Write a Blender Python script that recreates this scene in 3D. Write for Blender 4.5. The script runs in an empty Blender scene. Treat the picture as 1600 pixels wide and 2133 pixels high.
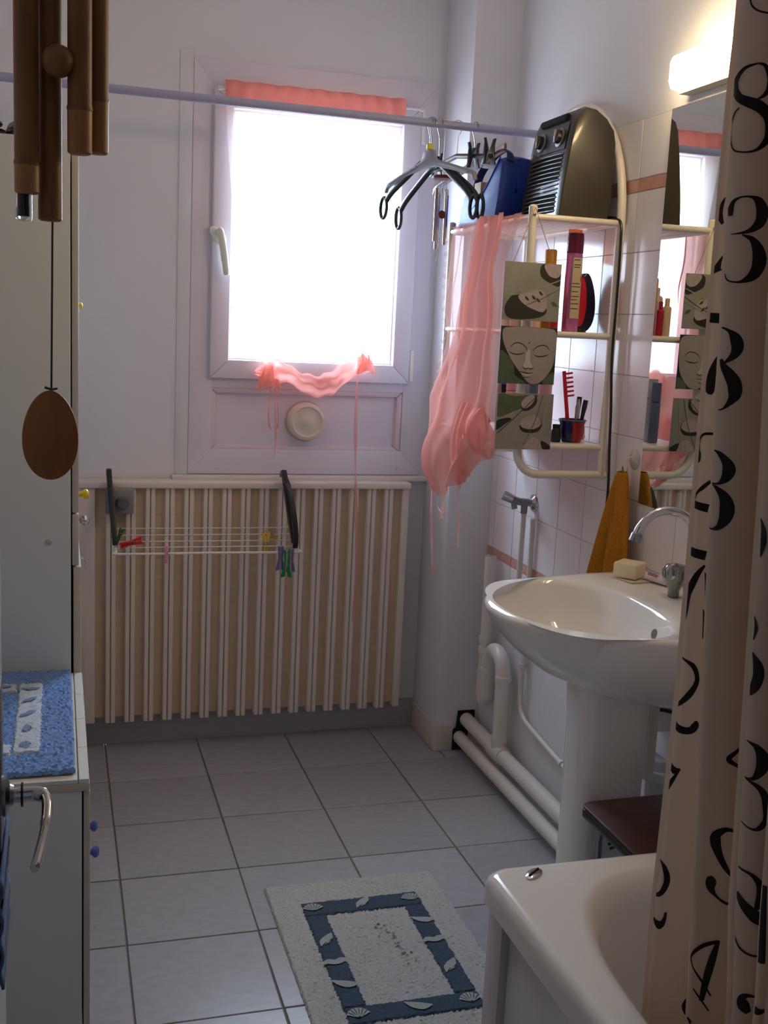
import bpy, bmesh, math, random
from mathutils import Vector, Matrix
random.seed(7)
R = math.radians
PI = math.pi
scene = bpy.context.scene
col = scene.collection

# ------------------------------------------------------------------ camera, sky, lights, exposure
cam_d = bpy.data.cameras.new('camera')
cam_d.sensor_fit = 'VERTICAL'
cam_d.sensor_height = 24.0
cam_d.lens = 2267.45 * 24.0 / 2133.0
cam_d.clip_start = 0.02
cam = bpy.data.objects.new('camera', cam_d)
col.objects.link(cam)
def aim(o, loc, yaw, pitch, roll):
    fw = Vector((math.sin(yaw) * math.cos(pitch), math.cos(yaw) * math.cos(pitch), -math.sin(pitch)))
    ri = Vector((math.cos(yaw), -math.sin(yaw), 0))
    up = ri.cross(fw)
    r2 = ri * math.cos(roll) + up * math.sin(roll)
    u2 = up * math.cos(roll) - ri * math.sin(roll)
    m = Matrix((r2, u2, -fw)).transposed().to_4x4()
    m.translation = loc
    o.matrix_world = m
aim(cam, (-0.145, -3.208, 1.404), R(16.9154), R(9.7251), R(2.733))
scene.camera = cam

world = bpy.data.worlds.new('overcast_sky')
scene.world = world
world.use_nodes = True
bg = world.node_tree.nodes['Background']
bg.inputs['Strength'].default_value = 44.0
# pale overcast sky above the horizon, duller ground below it
wt = world.node_tree
wtc = wt.nodes.new('ShaderNodeTexCoord')
wsep = wt.nodes.new('ShaderNodeSeparateXYZ')
wmap = wt.nodes.new('ShaderNodeMapRange')
wmap.inputs['From Min'].default_value = -0.10
wmap.inputs['From Max'].default_value = 0.08
wmix = wt.nodes.new('ShaderNodeMix')
wmix.data_type = 'RGBA'
wmix.inputs[6].default_value = (0.15, 0.17, 0.19, 1)
wmix.inputs[7].default_value = (0.57, 0.79, 1.0, 1)
wt.links.new(wtc.outputs['Generated'], wsep.inputs[0])
wt.links.new(wsep.outputs['Z'], wmap.inputs['Value'])
wt.links.new(wmap.outputs['Result'], wmix.inputs[0])
wt.links.new(wmix.outputs[2], bg.inputs['Color'])

portal_d = bpy.data.lights.new('window_portal', 'AREA')
portal_d.shape = 'RECTANGLE'
portal_d.size = 0.56
portal_d.size_y = 0.78
portal_d.cycles.is_portal = True
portal = bpy.data.objects.new('window_portal', portal_d)
portal.location = (0.648, 0.40, 1.655)
portal.rotation_euler = (R(-90), 0, 0)
col.objects.link(portal)

scene.view_settings.view_transform = 'Standard'
scene.view_settings.look = 'None'
scene.view_settings.gamma = 1.0
scene.view_settings.use_curve_mapping = False
scene.view_settings.exposure = -0.40
scene.cycles.max_bounces = 10
scene.cycles.diffuse_bounces = 7
scene.cycles.transparent_max_bounces = 14
scene.cycles.use_adaptive_sampling = True
scene.cycles.adaptive_threshold = 0.03
scene.cycles.caustics_reflective = False
scene.cycles.caustics_refractive = False
scene.cycles.sample_clamp_indirect = 6.0
scene.cycles.use_denoising = True

# ------------------------------------------------------------------ helpers
ORG = {}

def srgb(r, g, b):
    f = lambda c: (c / 255.0 / 12.92) if c / 255.0 <= 0.04045 else ((c / 255.0 + 0.055) / 1.055) ** 2.4
    return (f(r), f(g), f(b), 1.0)

MATS = {}
def mat(name, rgb=(200, 200, 200), rough=0.5, metal=0.0, noise=None, bump=None, trans=0.0, coat=0.0, emit=None, estr=0.0, spec=0.5):
    """rgb in sRGB 0-255; noise=(scale, rgb2, contrast); bump=(scale, strength)"""
    if name in MATS:
        return MATS[name]
    m = bpy.data.materials.new(name)
    m.use_nodes = True
    nt = m.node_tree
    b = nt.nodes['Principled BSDF']
    b.inputs['Base Color'].default_value = srgb(*rgb)
    b.inputs['Roughness'].default_value = rough
    b.inputs['Metallic'].default_value = metal
    b.inputs['Transmission Weight'].default_value = trans
    b.inputs['Coat Weight'].default_value = coat
    b.inputs['Specular IOR Level'].default_value = spec
    if emit:
        b.inputs['Emission Color'].default_value = srgb(*emit)
        b.inputs['Emission Strength'].default_value = estr
    tc = nt.nodes.new('ShaderNodeTexCoord')
    if noise:
        n = nt.nodes.new('ShaderNodeTexNoise')
        sc = noise[0]
        if isinstance(sc, tuple):
            mp = nt.nodes.new('ShaderNodeMapping')
            mp.inputs['Scale'].default_value = sc
            nt.links.new(tc.outputs['Object'], mp.inputs['Vector'])
            nt.links.new(mp.outputs['Vector'], n.inputs['Vector'])
            n.inputs['Scale'].default_value = 1.0
        else:
            nt.links.new(tc.outputs['Object'], n.inputs['Vector'])
            n.inputs['Scale'].default_value = sc
        n.inputs['Detail'].default_value = 4.0
        r = nt.nodes.new('ShaderNodeValToRGB')
        c = noise[2] if len(noise) > 2 else 0.2
        r.color_ramp.elements[0].position = 0.5 - c
        r.color_ramp.elements[1].position = 0.5 + c
        r.color_ramp.elements[0].color = srgb(*noise[1])
        r.color_ramp.elements[1].color = srgb(*rgb)
        nt.links.new(n.outputs['Fac'], r.inputs['Fac'])
        nt.links.new(r.outputs['Color'], b.inputs['Base Color'])
    if bump:
        n2 = nt.nodes.new('ShaderNodeTexNoise')
        n2.inputs['Scale'].default_value = bump[0]
        n2.inputs['Detail'].default_value = 3.0
        nt.links.new(tc.outputs['Object'], n2.inputs['Vector'])
        bp = nt.nodes.new('ShaderNodeBump')
        bp.inputs['Strength'].default_value = bump[1]
        bp.inputs['Distance'].default_value = 0.002
        nt.links.new(n2.outputs['Fac'], bp.inputs['Height'])
        nt.links.new(bp.outputs['Normal'], b.inputs['Normal'])
    MATS[name] = m
    return m

def sheer(name, rgb, clear, tint=(255, 255, 255), through=0.5):
    """thin see-through cloth: part of the light passes straight, the rest is scattered to both sides"""
    if name in MATS:
        return MATS[name]
    m = bpy.data.materials.new(name)
    m.use_nodes = True
    nt = m.node_tree
    nt.nodes.clear()
    out = nt.nodes.new('ShaderNodeOutputMaterial')
    tr = nt.nodes.new('ShaderNodeBsdfTransparent')
    tr.inputs['Color'].default_value = srgb(*tint)
    df = nt.nodes.new('ShaderNodeBsdfDiffuse')
    df.inputs['Color'].default_value = srgb(*rgb)
    tl = nt.nodes.new('ShaderNodeBsdfTranslucent')
    tl.inputs['Color'].default_value = srgb(*rgb)
    m1 = nt.nodes.new('ShaderNodeMixShader')
    m1.inputs[0].default_value = through
    m2 = nt.nodes.new('ShaderNodeMixShader')
    wv = nt.nodes.new('ShaderNodeTexNoise')
    wv.inputs['Scale'].default_value = 900.0
    tc = nt.nodes.new('ShaderNodeTexCoord')
    nt.links.new(tc.outputs['Object'], wv.inputs['Vector'])
    mr = nt.nodes.new('ShaderNodeMapRange')
    mr.inputs['To Min'].default_value = max(0.0, 1 - clear - 0.15) if clear > 0 else 1.0
    mr.inputs['To Max'].default_value = min(1.0, 1 - clear + 0.15)
    nt.links.new(wv.outputs['Fac'], mr.inputs['Value'])
    nt.links.new(mr.outputs['Result'], m2.inputs[0])
    nt.links.new(df.outputs[0], m1.inputs[1])
    nt.links.new(tl.outputs[0], m1.inputs[2])
    nt.links.new(tr.outputs[0], m2.inputs[1])
    nt.links.new(m1.outputs[0], m2.inputs[2])
    nt.links.new(m2.outputs[0], out.inputs['Surface'])
    MATS[name] = m
    return m

def tag(o, label=None, cat=None, group=None, kind=None):
    if label: o['label'] = label
    if cat: o['category'] = cat
    if group: o['group'] = group
    if kind: o['kind'] = kind
    return o

def thing(name, label, cat, loc, group=None, kind=None):
    o = bpy.data.objects.new(name, None)
    o.empty_display_size = 0.05
    o.location = loc
    col.objects.link(o)
    ORG[o.name] = Vector(loc)
    return tag(o, label, cat, group, kind)

def structure_root(name, loc):
    o = bpy.data.objects.new(name, None)
    o.location = loc
    col.objects.link(o)
    ORG[o.name] = Vector(loc)
    o['kind'] = 'structure'
    return o

class MB:
    """collects geometry in world metres"""
    def __init__(self):
        self.v = []
        self.f = []
    def add(self, vs, fs):
        n = len(self.v)
        self.v += [Vector(p) for p in vs]
        self.f += [tuple(i + n for i in f) for f in fs]
        return self
    def box(self, lo, hi):
        (a, b, c), (d, e, f) = lo, hi
        return self.add([(a,b,c),(d,b,c),(d,e,c),(a,e,c),(a,b,f),(d,b,f),(d,e,f),(a,e,f)],
                        [(0,3,2,1),(4,5,6,7),(0,1,5,4),(1,2,6,5),(2,3,7,6),(3,0,4,7)])
    def obox(self, c, size, m=None):
        sx, sy, sz = (s / 2 for s in size)
        pts = [Vector(p) for p in ((-sx,-sy,-sz),(sx,-sy,-sz),(sx,sy,-sz),(-sx,sy,-sz),(-sx,-sy,sz),(sx,-sy,sz),(sx,sy,sz),(-sx,sy,sz))]
        if m is not None:
            pts = [m @ p for p in pts]
        return self.add([Vector(c) + p for p in pts], [(0,3,2,1),(4,5,6,7),(0,1,5,4),(1,2,6,5),(2,3,7,6),(3,0,4,7)])
    def tube(self, path, r, n=10, closed=False, caps=True, flat=1.0):
        P = [Vector(p) for p in path]
        m = len(P)
        rr = r if isinstance(r, (list, tuple)) else [r] * m
        tang = []
        for i in range(m):
            a = P[(i - 1) % m] if (closed or i > 0) else P[i]
            b = P[(i + 1) % m] if (closed or i < m - 1) else P[i]
            t = b - a
            tang.append(t.normalized() if t.length > 1e-9 else Vector((0, 0, 1)))
        ref = Vector((0, 0, 1)) if abs(tang[0].z) < 0.9 else Vector((1, 0, 0))
        nrm = (ref - tang[0] * ref.dot(tang[0])).normalized()
        vs, fs = [], []
        for i in range(m):
            t = tang[i]
            nrm = nrm - t * nrm.dot(t)
            nrm = nrm.normalized() if nrm.length > 1e-6 else t.orthogonal().normalized()
            bi = t.cross(nrm)
            for k in range(n):
                a = 2 * PI * k / n
                vs.append(P[i] + (nrm * math.cos(a) + bi * math.sin(a) * flat) * rr[i])
        for i in range(m if closed else m - 1):
            j = (i + 1) % m
            for k in range(n):
                l = (k + 1) % n
                fs.append((i * n + k, i * n + l, j * n + l, j * n + k))
        if caps and not closed:
            fs.append(tuple(reversed(range(n))))
            fs.append(tuple((m - 1) * n + k for k in range(n)))
        return self.add(vs, fs)
    def lathe(self, prof, c, axis=(0, 0, 1), n=24, sx=1.0, sy=1.0):
        """prof = [(radius, height)...] along axis from c"""
        az = Vector(axis).normalized()
        ax = az.orthogonal().normalized() if abs(az.z) < 0.99 else Vector((1, 0, 0))
        ay = az.cross(ax)
        c = Vector(c)
        vs, fs = [], []
        for r, h in prof:
            for k in range(n):
                a = 2 * PI * k / n
                vs.append(c + az * h + ax * (r * sx * math.cos(a)) + ay * (r * sy * math.sin(a)))
        for i in range(len(prof) - 1):
            for k in range(n):
                l = (k + 1) % n
                fs.append((i * n + k, i * n + l, (i + 1) * n + l, (i + 1) * n + k))
        if prof[0][0] > 1e-6:
            fs.append(tuple(reversed(range(n))))
        if prof[-1][0] > 1e-6:
            fs.append(tuple((len(prof) - 1) * n + k for k in range(n)))
        return self.add(vs, fs)
    def prism(self, poly, fn, d0, d1):
        """poly 2-D outline, fn(a, b, d) -> 3-D; extruded from d0 to d1"""
        n = len(poly)
        vs = [fn(a, b, d0) for a, b in poly] + [fn(a, b, d1) for a, b in poly]
        fs = [tuple(reversed(range(n))), tuple(range(n, 2 * n))]
        fs += [(i, (i + 1) % n, n + (i + 1) % n, n + i) for i in range(n)]
        return self.add(vs, fs)
    def rings(self, rings, cap0=False, cap1=False):
        n = len(rings[0])
        vs = [p for r in rings for p in r]
        fs = []
        for i in range(len(rings) - 1):
            for k in range(n):
                l = (k + 1) % n
                fs.append((i * n + k, i * n + l, (i + 1) * n + l, (i + 1) * n + k))
        if cap0: fs.append(tuple(reversed(range(n))))
        if cap1: fs.append(tuple((len(rings) - 1) * n + k for k in range(n)))
        return self.add(vs, fs)
    def grid(self, fn, nu, nv):
        vs = [fn(i / nu, j / nv) for j in range(nv + 1) for i in range(nu + 1)]
        w = nu + 1
        fs = [(j * w + i, j * w + i + 1, (j + 1) * w + i + 1, (j + 1) * w + i) for j in range(nv) for i in range(nu)]
        return self.add(vs, fs)
    def build(self, name, material, parent=None, bevel=0.0, seg=2, smooth=True, solid=0.0, label=None, angle=40, fix=True):
        me = bpy.data.meshes.new(name)
        if parent is not None:
            o0 = ORG[parent.name]
        else:
            xs = [p.x for p in self.v]; ys = [p.y for p in self.v]; zs = [p.z for p in self.v]
            o0 = Vector(((min(xs) + max(xs)) / 2, (min(ys) + max(ys)) / 2, min(zs)))
        me.from_pydata([tuple(p - o0) for p in self.v], [], self.f)
        bm = bmesh.new()
        bm.from_mesh(me)
        if fix:
            bmesh.ops.recalc_face_normals(bm, faces=bm.faces)
        if bevel > 0:
            es = [e for e in bm.edges if len(e.link_faces) == 2 and e.calc_face_angle(0) > R(30)]
            if es:
                bmesh.ops.bevel(bm, geom=es, offset=bevel, segments=seg, affect='EDGES', profile=0.5, clamp_overlap=True)
        bm.to_mesh(me)
        bm.free()
        if smooth:
            me.polygons.foreach_set('use_smooth', [True] * len(me.polygons))
            me.set_sharp_from_angle(angle=R(angle))
        me.materials.append(material)
        o = bpy.data.objects.new(name, me)
        col.objects.link(o)
        if parent is not None:
            o.parent = parent
            ORG[o.name] = o0.copy()
        else:
            o.location = o0
            ORG[o.name] = o0.copy()
        if solid:
            md = o.modifiers.new('thickness', 'SOLIDIFY')
            md.thickness = solid
            md.offset = 0
        if label: o['label'] = label
        return o

def B(lo, hi): return MB().box(lo, hi)
def lerp(a, b, t): return a + (b - a) * t
def interp(tab, x):
    """piecewise linear table [(x, y)...] sorted by x"""
    if x <= tab[0][0]: return tab[0][1]
    for (x0, y0), (x1, y1) in zip(tab, tab[1:]):
        if x <= x1:
            return y0 + (y1 - y0) * (x - x0) / (x1 - x0)
    return tab[-1][1]
def smooth_path(pts, k=6, closed=False):
    P = [Vector(p) for p in pts]
    n = len(P)
    out = []
    for i in range(n if closed else n - 1):
        p0 = P[(i - 1) % n] if (closed or i > 0) else P[0]
        p1 = P[i]
        p2 = P[(i + 1) % n]
        p3 = P[(i + 2) % n] if (closed or i + 2 < n) else P[-1]
        for j in range(k):
            t = j / k
            out.append(0.5 * ((2 * p1) + (p2 - p0) * t + (2 * p0 - 5 * p1 + 4 * p2 - p3) * t * t + (3 * p1 - p0 - 3 * p2 + p3) * t ** 3))
    if not closed: out.append(P[-1])
    return out
def stroke(pts, k=5):
    """centre line (a, b, width) -> smooth 2-D ribbon as list of (left, right) pairs"""
    P = smooth_path([(p[0], p[1], p[2]) for p in pts], k)
    out = []
    for i, p in enumerate(P):
        a = P[max(i - 1, 0)]; b = P[min(i + 1, len(P) - 1)]
        d = Vector((b.x - a.x, b.y - a.y))
        d = d.normalized() if d.length > 1e-9 else Vector((1, 0))
        nx, ny = -d.y, d.x
        w = max(p.z, 1e-4) / 2
        out.append(((p.x + nx * w, p.y + ny * w), (p.x - nx * w, p.y - ny * w)))
    return out
def ribbon(mb, pairs, fn):
    n = len(pairs)
    vs = []
    for l, r in pairs:
        vs += [fn(*l), fn(*r)]
    mb.add(vs, [(2 * i, 2 * i + 1, 2 * i + 3, 2 * i + 2) for i in range(n - 1)])
    return mb

# ------------------------------------------------------------------ room constants (metres, floor z = 0)
YW = 0.317      # window wall
XW = 1.2134     # tiled wall
XL = -0.55      # wall behind the cupboards
YF = -2.72      # wall with the doorway
ZC = 2.52
PX, PY = 1.068, 0.066   # corner pillar

# ------------------------------------------------------------------ materials of the shell
M_plaster = mat('painted_plaster', (227, 226, 230), 0.75, bump=(260, 0.25), noise=(3.0, (223, 222, 226)))
M_ceiling = mat('ceiling_paint', (240, 238, 236), 0.8)
M_grout = mat('grout', (176, 166, 158), 0.85)
M_floor_grout = mat('floor_grout', (120, 108, 98), 0.85)
M_plinth = mat('grey_plinth_paint', (178, 176, 174), 0.6)
M_pvc = mat('white_window_plastic', (226, 220, 230), 0.35)
M_pvc2 = mat('window_bead_plastic', (222, 208, 216), 0.35)
M_white = mat('white_paint_gloss', (226, 221, 214), 0.3)
M_ceramic = mat('white_ceramic', (232, 228, 226), 0.08, coat=0.4)
M_chrome = mat('chrome', (205, 205, 210), 0.1, 1.0)
M_chrome_dull = mat('dull_chrome', (150, 150, 155), 0.28, 1.0)
M_black = mat('black_plastic', (26, 24, 25), 0.35)
M_wtube = mat('white_enamel_tube', (232, 222, 210), 0.3)
floor_mats = []
for i, c in enumerate(((170, 169, 174), (165, 164, 169), (174, 172, 178))):
    floor_mats.append(mat('floor_tile_glaze_%s' % 'abc'[i], c, 0.26, noise=((26.0, 60.0, 30.0), (c[0] - 9, c[1] - 10, c[2] - 11), 0.22), bump=(42, 0.12)))
tile_mats = [mat('wall_tile_glaze_a', (240, 233, 235), 0.16, spec=0.3), mat('wall_tile_glaze_b', (237, 230, 233), 0.17, spec=0.3), mat('wall_tile_glaze_c', (242, 237, 238), 0.15, spec=0.3)]
M_pinkband = mat('pink_border_glaze', (214, 164, 150), 0.15, noise=(30, (206, 152, 138)))

def struct(mb, name, m, **k):
    o = mb.build(name, m, **k)
    o['kind'] = 'structure'
    return o

# floor slab with separate tiles
floor = struct(B((XL, -4.3, -0.08), (XW + .02, YW + .02, -0.004)), 'floor', M_floor_grout, smooth=False)
fo = ORG[floor.name]
xs = [XL, -0.3, 0.0, 0.3, 0.6, 0.9, XW]
ys = [YW, 0.0] + [-0.3 * i for i in range(1, 15)]
tile_cache = {}
def floor_tile(x0, x1, y0, y1):
    w, d = round(x1 - x0, 3), round(y1 - y0, 3)
    key = (w, d)
    if key not in tile_cache:
        bm = bmesh.new()
        g = 0.0022
        vs = [bm.verts.new((sx * (w / 2 - g), sy * (d / 2 - g), z)) for z in (-0.008, 0.0) for sx, sy in ((-1, -1), (1, -1), (1, 1), (-1, 1))]
        for f in ((4, 5, 6, 7), (0, 1, 5, 4), (1, 2, 6, 5), (2, 3, 7, 6), (3, 0, 4, 7)):
            bm.faces.new([vs[i] for i in f])
        bmesh.ops.bevel(bm, geom=[e for e in bm.edges if all(v.co.z > -0.001 for v in e.verts)], offset=0.0012, segments=1, affect='EDGES')
        me = bpy.data.meshes.new('floor_tile')
        bm.to_mesh(me); bm.free()
        me.materials.append(floor_mats[0])
        tile_cache[key] = me
    o = bpy.data.objects.new('floor_tile', tile_cache[key])
    col.objects.link(o)
    o.parent = floor
    o.location = Vector(((x0 + x1) / 2 + random.uniform(-.0006, .0006), (y0 + y1) / 2 + random.uniform(-.0006, .0006), random.uniform(-.0004, .0004))) - fo
    o.rotation_euler = (0, 0, random.uniform(-.0015, .0015))
    o.material_slots[0].link = 'OBJECT'
    o.material_slots[0].material = random.choice(floor_mats)
for j in range(len(ys) - 1):
    for i in range(len(xs) - 1):
        x0, x1 = xs[i], xs[i + 1]
        if j == 0 and i == 5:
            floor_tile(x0, 1.085, ys[1], ys[0]); floor_tile(1.085, x1, ys[1], ys[0])
        else:
            floor_tile(x0, x1, ys[j + 1], ys[j])

struct(B((XL - .1, -4.3, ZC), (XW + .12, YW + .3, ZC + .1)), 'ceiling', M_ceiling, smooth=False)
struct(B((XL - .1, -4.3, 0), (XL, YW, ZC)), 'wall_left', M_plaster, smooth=False)
# window wall around its opening
OX0, OX1, OZ0, OZ1 = 0.256, 1.046, 0.903, 2.181
wb = MB()
wb.box((XL - .1, YW, 0), (OX0, YW + .26, ZC)).box((OX1, YW, 0), (XW + .12, YW + .26, ZC))
wb.box((OX0, YW, 0), (OX1, YW + .26, OZ0)).box((OX0, YW, OZ1), (OX1, YW + .26, ZC))
struct(wb, 'wall_back', M_plaster, smooth=False)
# corner pillar
pillar = struct(B((PX, PY, 0), (XW + .05, YW + .005, ZC)), 'wall_pillar', M_plaster, smooth=False)
# wall with the doorway, seen only in mirrors and from the side
wf = MB()
wf.box((XL, YF - .1, 0), (-0.235, YF, ZC)).box((0.56, YF - .1, 0), (XW + .02, YF, ZC)).box((-0.235, YF - .1, 2.06), (0.56, YF, ZC))
struct(wf, 'wall_front', M_plaster, smooth=False)
struct(B((XL, -4.3, 0), (XW + .1, -4.2, ZC)), 'wall_hallway', M_plaster, smooth=False)

# tiled wall
wall_right = struct(B((XW + .005, -4.3, 0), (XW + .12, YW, ZC)), 'wall_right', M_plaster, smooth=False)
wo = ORG[wall_right.name]
gb = MB().box((XW + .0012, YF, 0.527), (XW + .006, PY, 1.924))
go = gb.build('grout_bed', M_grout, wall_right, smooth=False)
wtile = {}
def wall_tile(y0, y1, z0, z1, m, name='wall_tile'):
    w, h = round(y1 - y0, 3), round(z1 - z0, 3)
    key = (w, h, name)
    if key not in wtile:
        bm = bmesh.new()
        g = 0.0009
        vs = [bm.verts.new((x, sy * (w / 2 - g), sz * (h / 2 - g))) for x in (0.005, 0.0) for sy, sz in ((-1, -1), (1, -1), (1, 1), (-1, 1))]
        for f in ((4, 7, 6, 5), (0, 4, 5, 1), (1, 5, 6, 2), (2, 6, 7, 3), (3, 7, 4, 0)):
            bm.faces.new([vs[i] for i in f])
        bmesh.ops.bevel(bm, geom=[e for e in bm.edges if all(v.co.x < 0.001 for v in e.verts)], offset=0.001, segments=2, affect='EDGES')
        bmesh.ops.recalc_face_normals(bm, faces=bm.faces)
        me = bpy.data.meshes.new(name)
        bm.to_mesh(me); bm.free()
        me.materials.append(m)
        wtile[key] = me
    o = bpy.data.objects.new(name, wtile[key])
    col.objects.link(o)
    o.parent = wall_right
    o.location = Vector((XW, (y0 + y1) / 2, (z0 + z1) / 2)) - wo
    o.rotation_euler = (0, random.uniform(-.002, .002), random.uniform(-.002, .002))
    o.material_slots[0].link = 'OBJECT'
    o.material_slots[0].material = m
yj = [PY, 0.0215]
while yj[-1] > YF + .01:
    yj.append(max(yj[-1] - 0.1525, YF))
zj = [0.527, 0.677, 0.707, 0.8565, 1.0075, 1.1605, 1.31, 1.459, 1.6085, 1.7527, 1.784, 1.924]
for a, b in zip(yj, yj[1:]):
    for z0, z1 in zip(zj, zj[1:]):
        if z1 - z0 < .05:
            wall_tile(b, a, z0, z1, M_pinkband, 'border_tile')
        else:
            wall_tile(b, a, z0, z1, random.choice(tile_mats))

# skirting
struct(B((XL, YW - .012, 0), (PX, YW, 0.098)), 'baseboard_back', M_plinth, bevel=.002)
bp = MB()
bp.prism([(PX - .009, YW - .012), (PX - .009, PY - .009), (XW - .085, PY - .009), (XW - .085, PY), (PX, PY), (PX, YW - .012)], lambda a, b, d: (a, b, d), 0, 0.092)
struct(bp, 'baseboard_pillar', mat('cream_skirting', (214, 203, 192), 0.5), bevel=.002)

# ------------------------------------------------------------------ window
win = structure_root('window_1', (0.65, YW, OZ0))
def frame(x0, x1, z0, z1, w, y0, y1, wb_=None, wt=None):
    wb_ = w if wb_ is None else wb_; wt = w if wt is None else wt
    mb = MB()
    for poly in ([(x0, z0), (x0, z1), (x0 + w, z1 - wt), (x0 + w, z0 + wb_)], [(x1, z0), (x1 - w, z0 + wb_), (x1 - w, z1 - wt), (x1, z1)],
                 [(x0, z0), (x0 + w, z0 + wb_), (x1 - w, z0 + wb_), (x1, z0)], [(x0, z1), (x1, z1), (x1 - w, z1 - wt), (x0 + w, z1 - wt)]):
        mb.prism(poly, lambda a, b, d: (a, d, b), y0, y1)
    return mb
frame(OX0, OX1, OZ0, OZ1, 0.074, YW - .006, YW + .07, 0.08, 0.09).build('outer_frame', M_pvc, win, bevel=.0015)
B((OX0 + .074, YW - .006, 1.182), (OX1 - .074, YW + .07, 1.24)).build('transom_rail', M_pvc, win, bevel=.0015)
frame(0.318, 0.985, 1.213, 2.099, 0.06, YW - .026, YW + .05).build('sash_frame', M_pvc, win, bevel=.004)
frame(0.376, 0.927, 1.271, 2.041, 0.008, YW - .004, YW + .05).build('glazing_bead', M_pvc2, win, bevel=.001)
gm = bpy.data.materials.new('window_glass')
gm.use_nodes = True
nt = gm.node_tree; nt.nodes.clear()
o_ = nt.nodes.new('ShaderNodeOutputMaterial'); t_ = nt.nodes.new('ShaderNodeBsdfTransparent'); g_ = nt.nodes.new('ShaderNodeBsdfGlossy')
g_.inputs['Roughness'].default_value = 0.02
x_ = nt.nodes.new('ShaderNodeMixShader'); x_.inputs[0].default_value = 0.06
nt.links.new(t_.outputs[0], x_.inputs[1]); nt.links.new(g_.outputs[0], x_.inputs[2]); nt.links.new(x_.outputs[0], o_.inputs[0])
B((0.38, YW + .016, 1.275), (0.923, YW + .020, 2.037)).build('window_pane', gm, win, smooth=False)
frame(0.322, 0.972, 0.976, 1.184, 0.02, YW - .004, YW + .03).build('panel_molding', M_pvc2, win, bevel=.006)
B((0.335, YW + .012, 0.99), (0.96, YW + .03, 1.17)).build('lower_panel', M_pvc, win, smooth=False)
v = MB().lathe([(0.062, 0), (0.062, .03), (0.058, .04), (0.05, .043), (0.046, .038), (0.02, .037), (0.016, .040), (0.0, .041)], (0.641, YW + .012, 1.079), (0, -1, 0), 40)
vent = v.build('air_vent', mat('aged_cream_plastic', (226, 214, 196), 0.4), win, label='round cream plastic air vent cap')
MB().lathe([(0.067, 0), (0.067, .006), (0.06, .008)], (0.641, YW + .012, 1.079), (0, -1, 0), 40).build('vent_collar', mat('grey_vent_collar', (190, 180, 172), .5), win)
# handle: oval rose and curved lever
M_handle = mat('white_handle_plastic', (238, 236, 226), 0.3)
hd = MB().lathe([(0.018, 0), (0.018, .008), (.013, .012), (.0, .013)], (0.336, YW - .026, 1.655), (0, -1, 0), 20, 1, 1.9)
hnd = hd.build('handle_rose', M_handle, win)
MB().tube(smooth_path([(0.336, YW - .036, 1.66), (0.339, YW - .058, 1.665), (0.345, YW - .066, 1.63), (0.353, YW - .066, 1.58), (0.36, YW - .062, 1.535)], 5),
          [.012] * 4 + [.0125] * 6 + [.0135] * 6 + [.012] * 4 + [.009], 12, flat=.75).build('handle_lever', M_handle, win)
for z0, z1 in ((1.222, 1.325), (1.985, 2.09)):
    h = B((0.985, YW - .03, z0), (0.997, YW - .008, z1)).build('hinge', M_handle, win, bevel=.003)
for x in (0.352, 0.965):
    MB().lathe([(.007, 0), (.006, .003), (0, .004)], (x, YW - .006, 0.925), (0, -1, 0), 12).build('screw_cap', M_pvc2, win)
struct(B((0.205, YW - .03, 0.882), (PX, YW + .002, 0.9)), 'trim_1', M_white, bevel=.005)
tr = MB().box((0.214, YW - .004, 0.9), (0.2555, YW + .001, 2.2))
struct(tr, 'trim_2', M_plaster, bevel=.002)
# ------------------------------------------------------------------ window curtain
M_salmon = sheer('salmon_voile', (242, 176, 166), 0.32, (255, 230, 225))
M_salmon_thin = sheer('salmon_voile_single', (250, 228, 224), 0.66, (255, 251, 250))
M_salmon_pale = sheer('pale_pink_voile', (244, 206, 200), 0.55, (255, 240, 237))
M_band = sheer('salmon_doubled_hem', (232, 138, 124), 0.06, (255, 200, 190))
wc = thing('window_curtain', 'sheer salmon pink curtain gathered up in a swag over the window', 'curtain', (0.63, 0.262, 1.16))
MB().tube([(0.328, .262, 2.088), (0.972, .262, 2.088)], .004, 8).build('curtain_rod', M_white, wc)
for x in (0.328, 0.972):
    MB().lathe([(.007, -.006), (.008, 0), (.007, .008)], (x, .262, 2.088), (1, 0, 0), 10).build('rod_end', M_white, wc)
def hem(u, v):
    x = lerp(0.343, 0.916, u)
    return (x, 0.252 + 0.003 * math.sin(u * 70) - .006 * math.sin(v * PI), lerp(2.056, 2.112, v) + .0012 * math.sin(u * 40))
MB().grid(hem, 90, 6).build('header_hem', M_band, wc)
XLt = [(1.17, .47), (1.3, .47), (1.5, .408), (1.7, .378), (1.95, .352), (2.07, .345)]
XRt = [(1.17, .82), (1.3, .83), (1.5, .895), (1.7, .905), (1.95, .912), (2.07, .916)]
def sheet(u, v):
    z = lerp(2.06, 1.27 + .03 * math.sin(u * PI), v)
    x = lerp(interp(XLt, z), interp(XRt, z), u)
    return (x, 0.258 + 0.010 * v * math.sin(u * 26 + 1.3 * v) - .004, z)
MB().grid(sheet, 80, 30).build('voile_panel', M_salmon_thin, wc)
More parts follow.
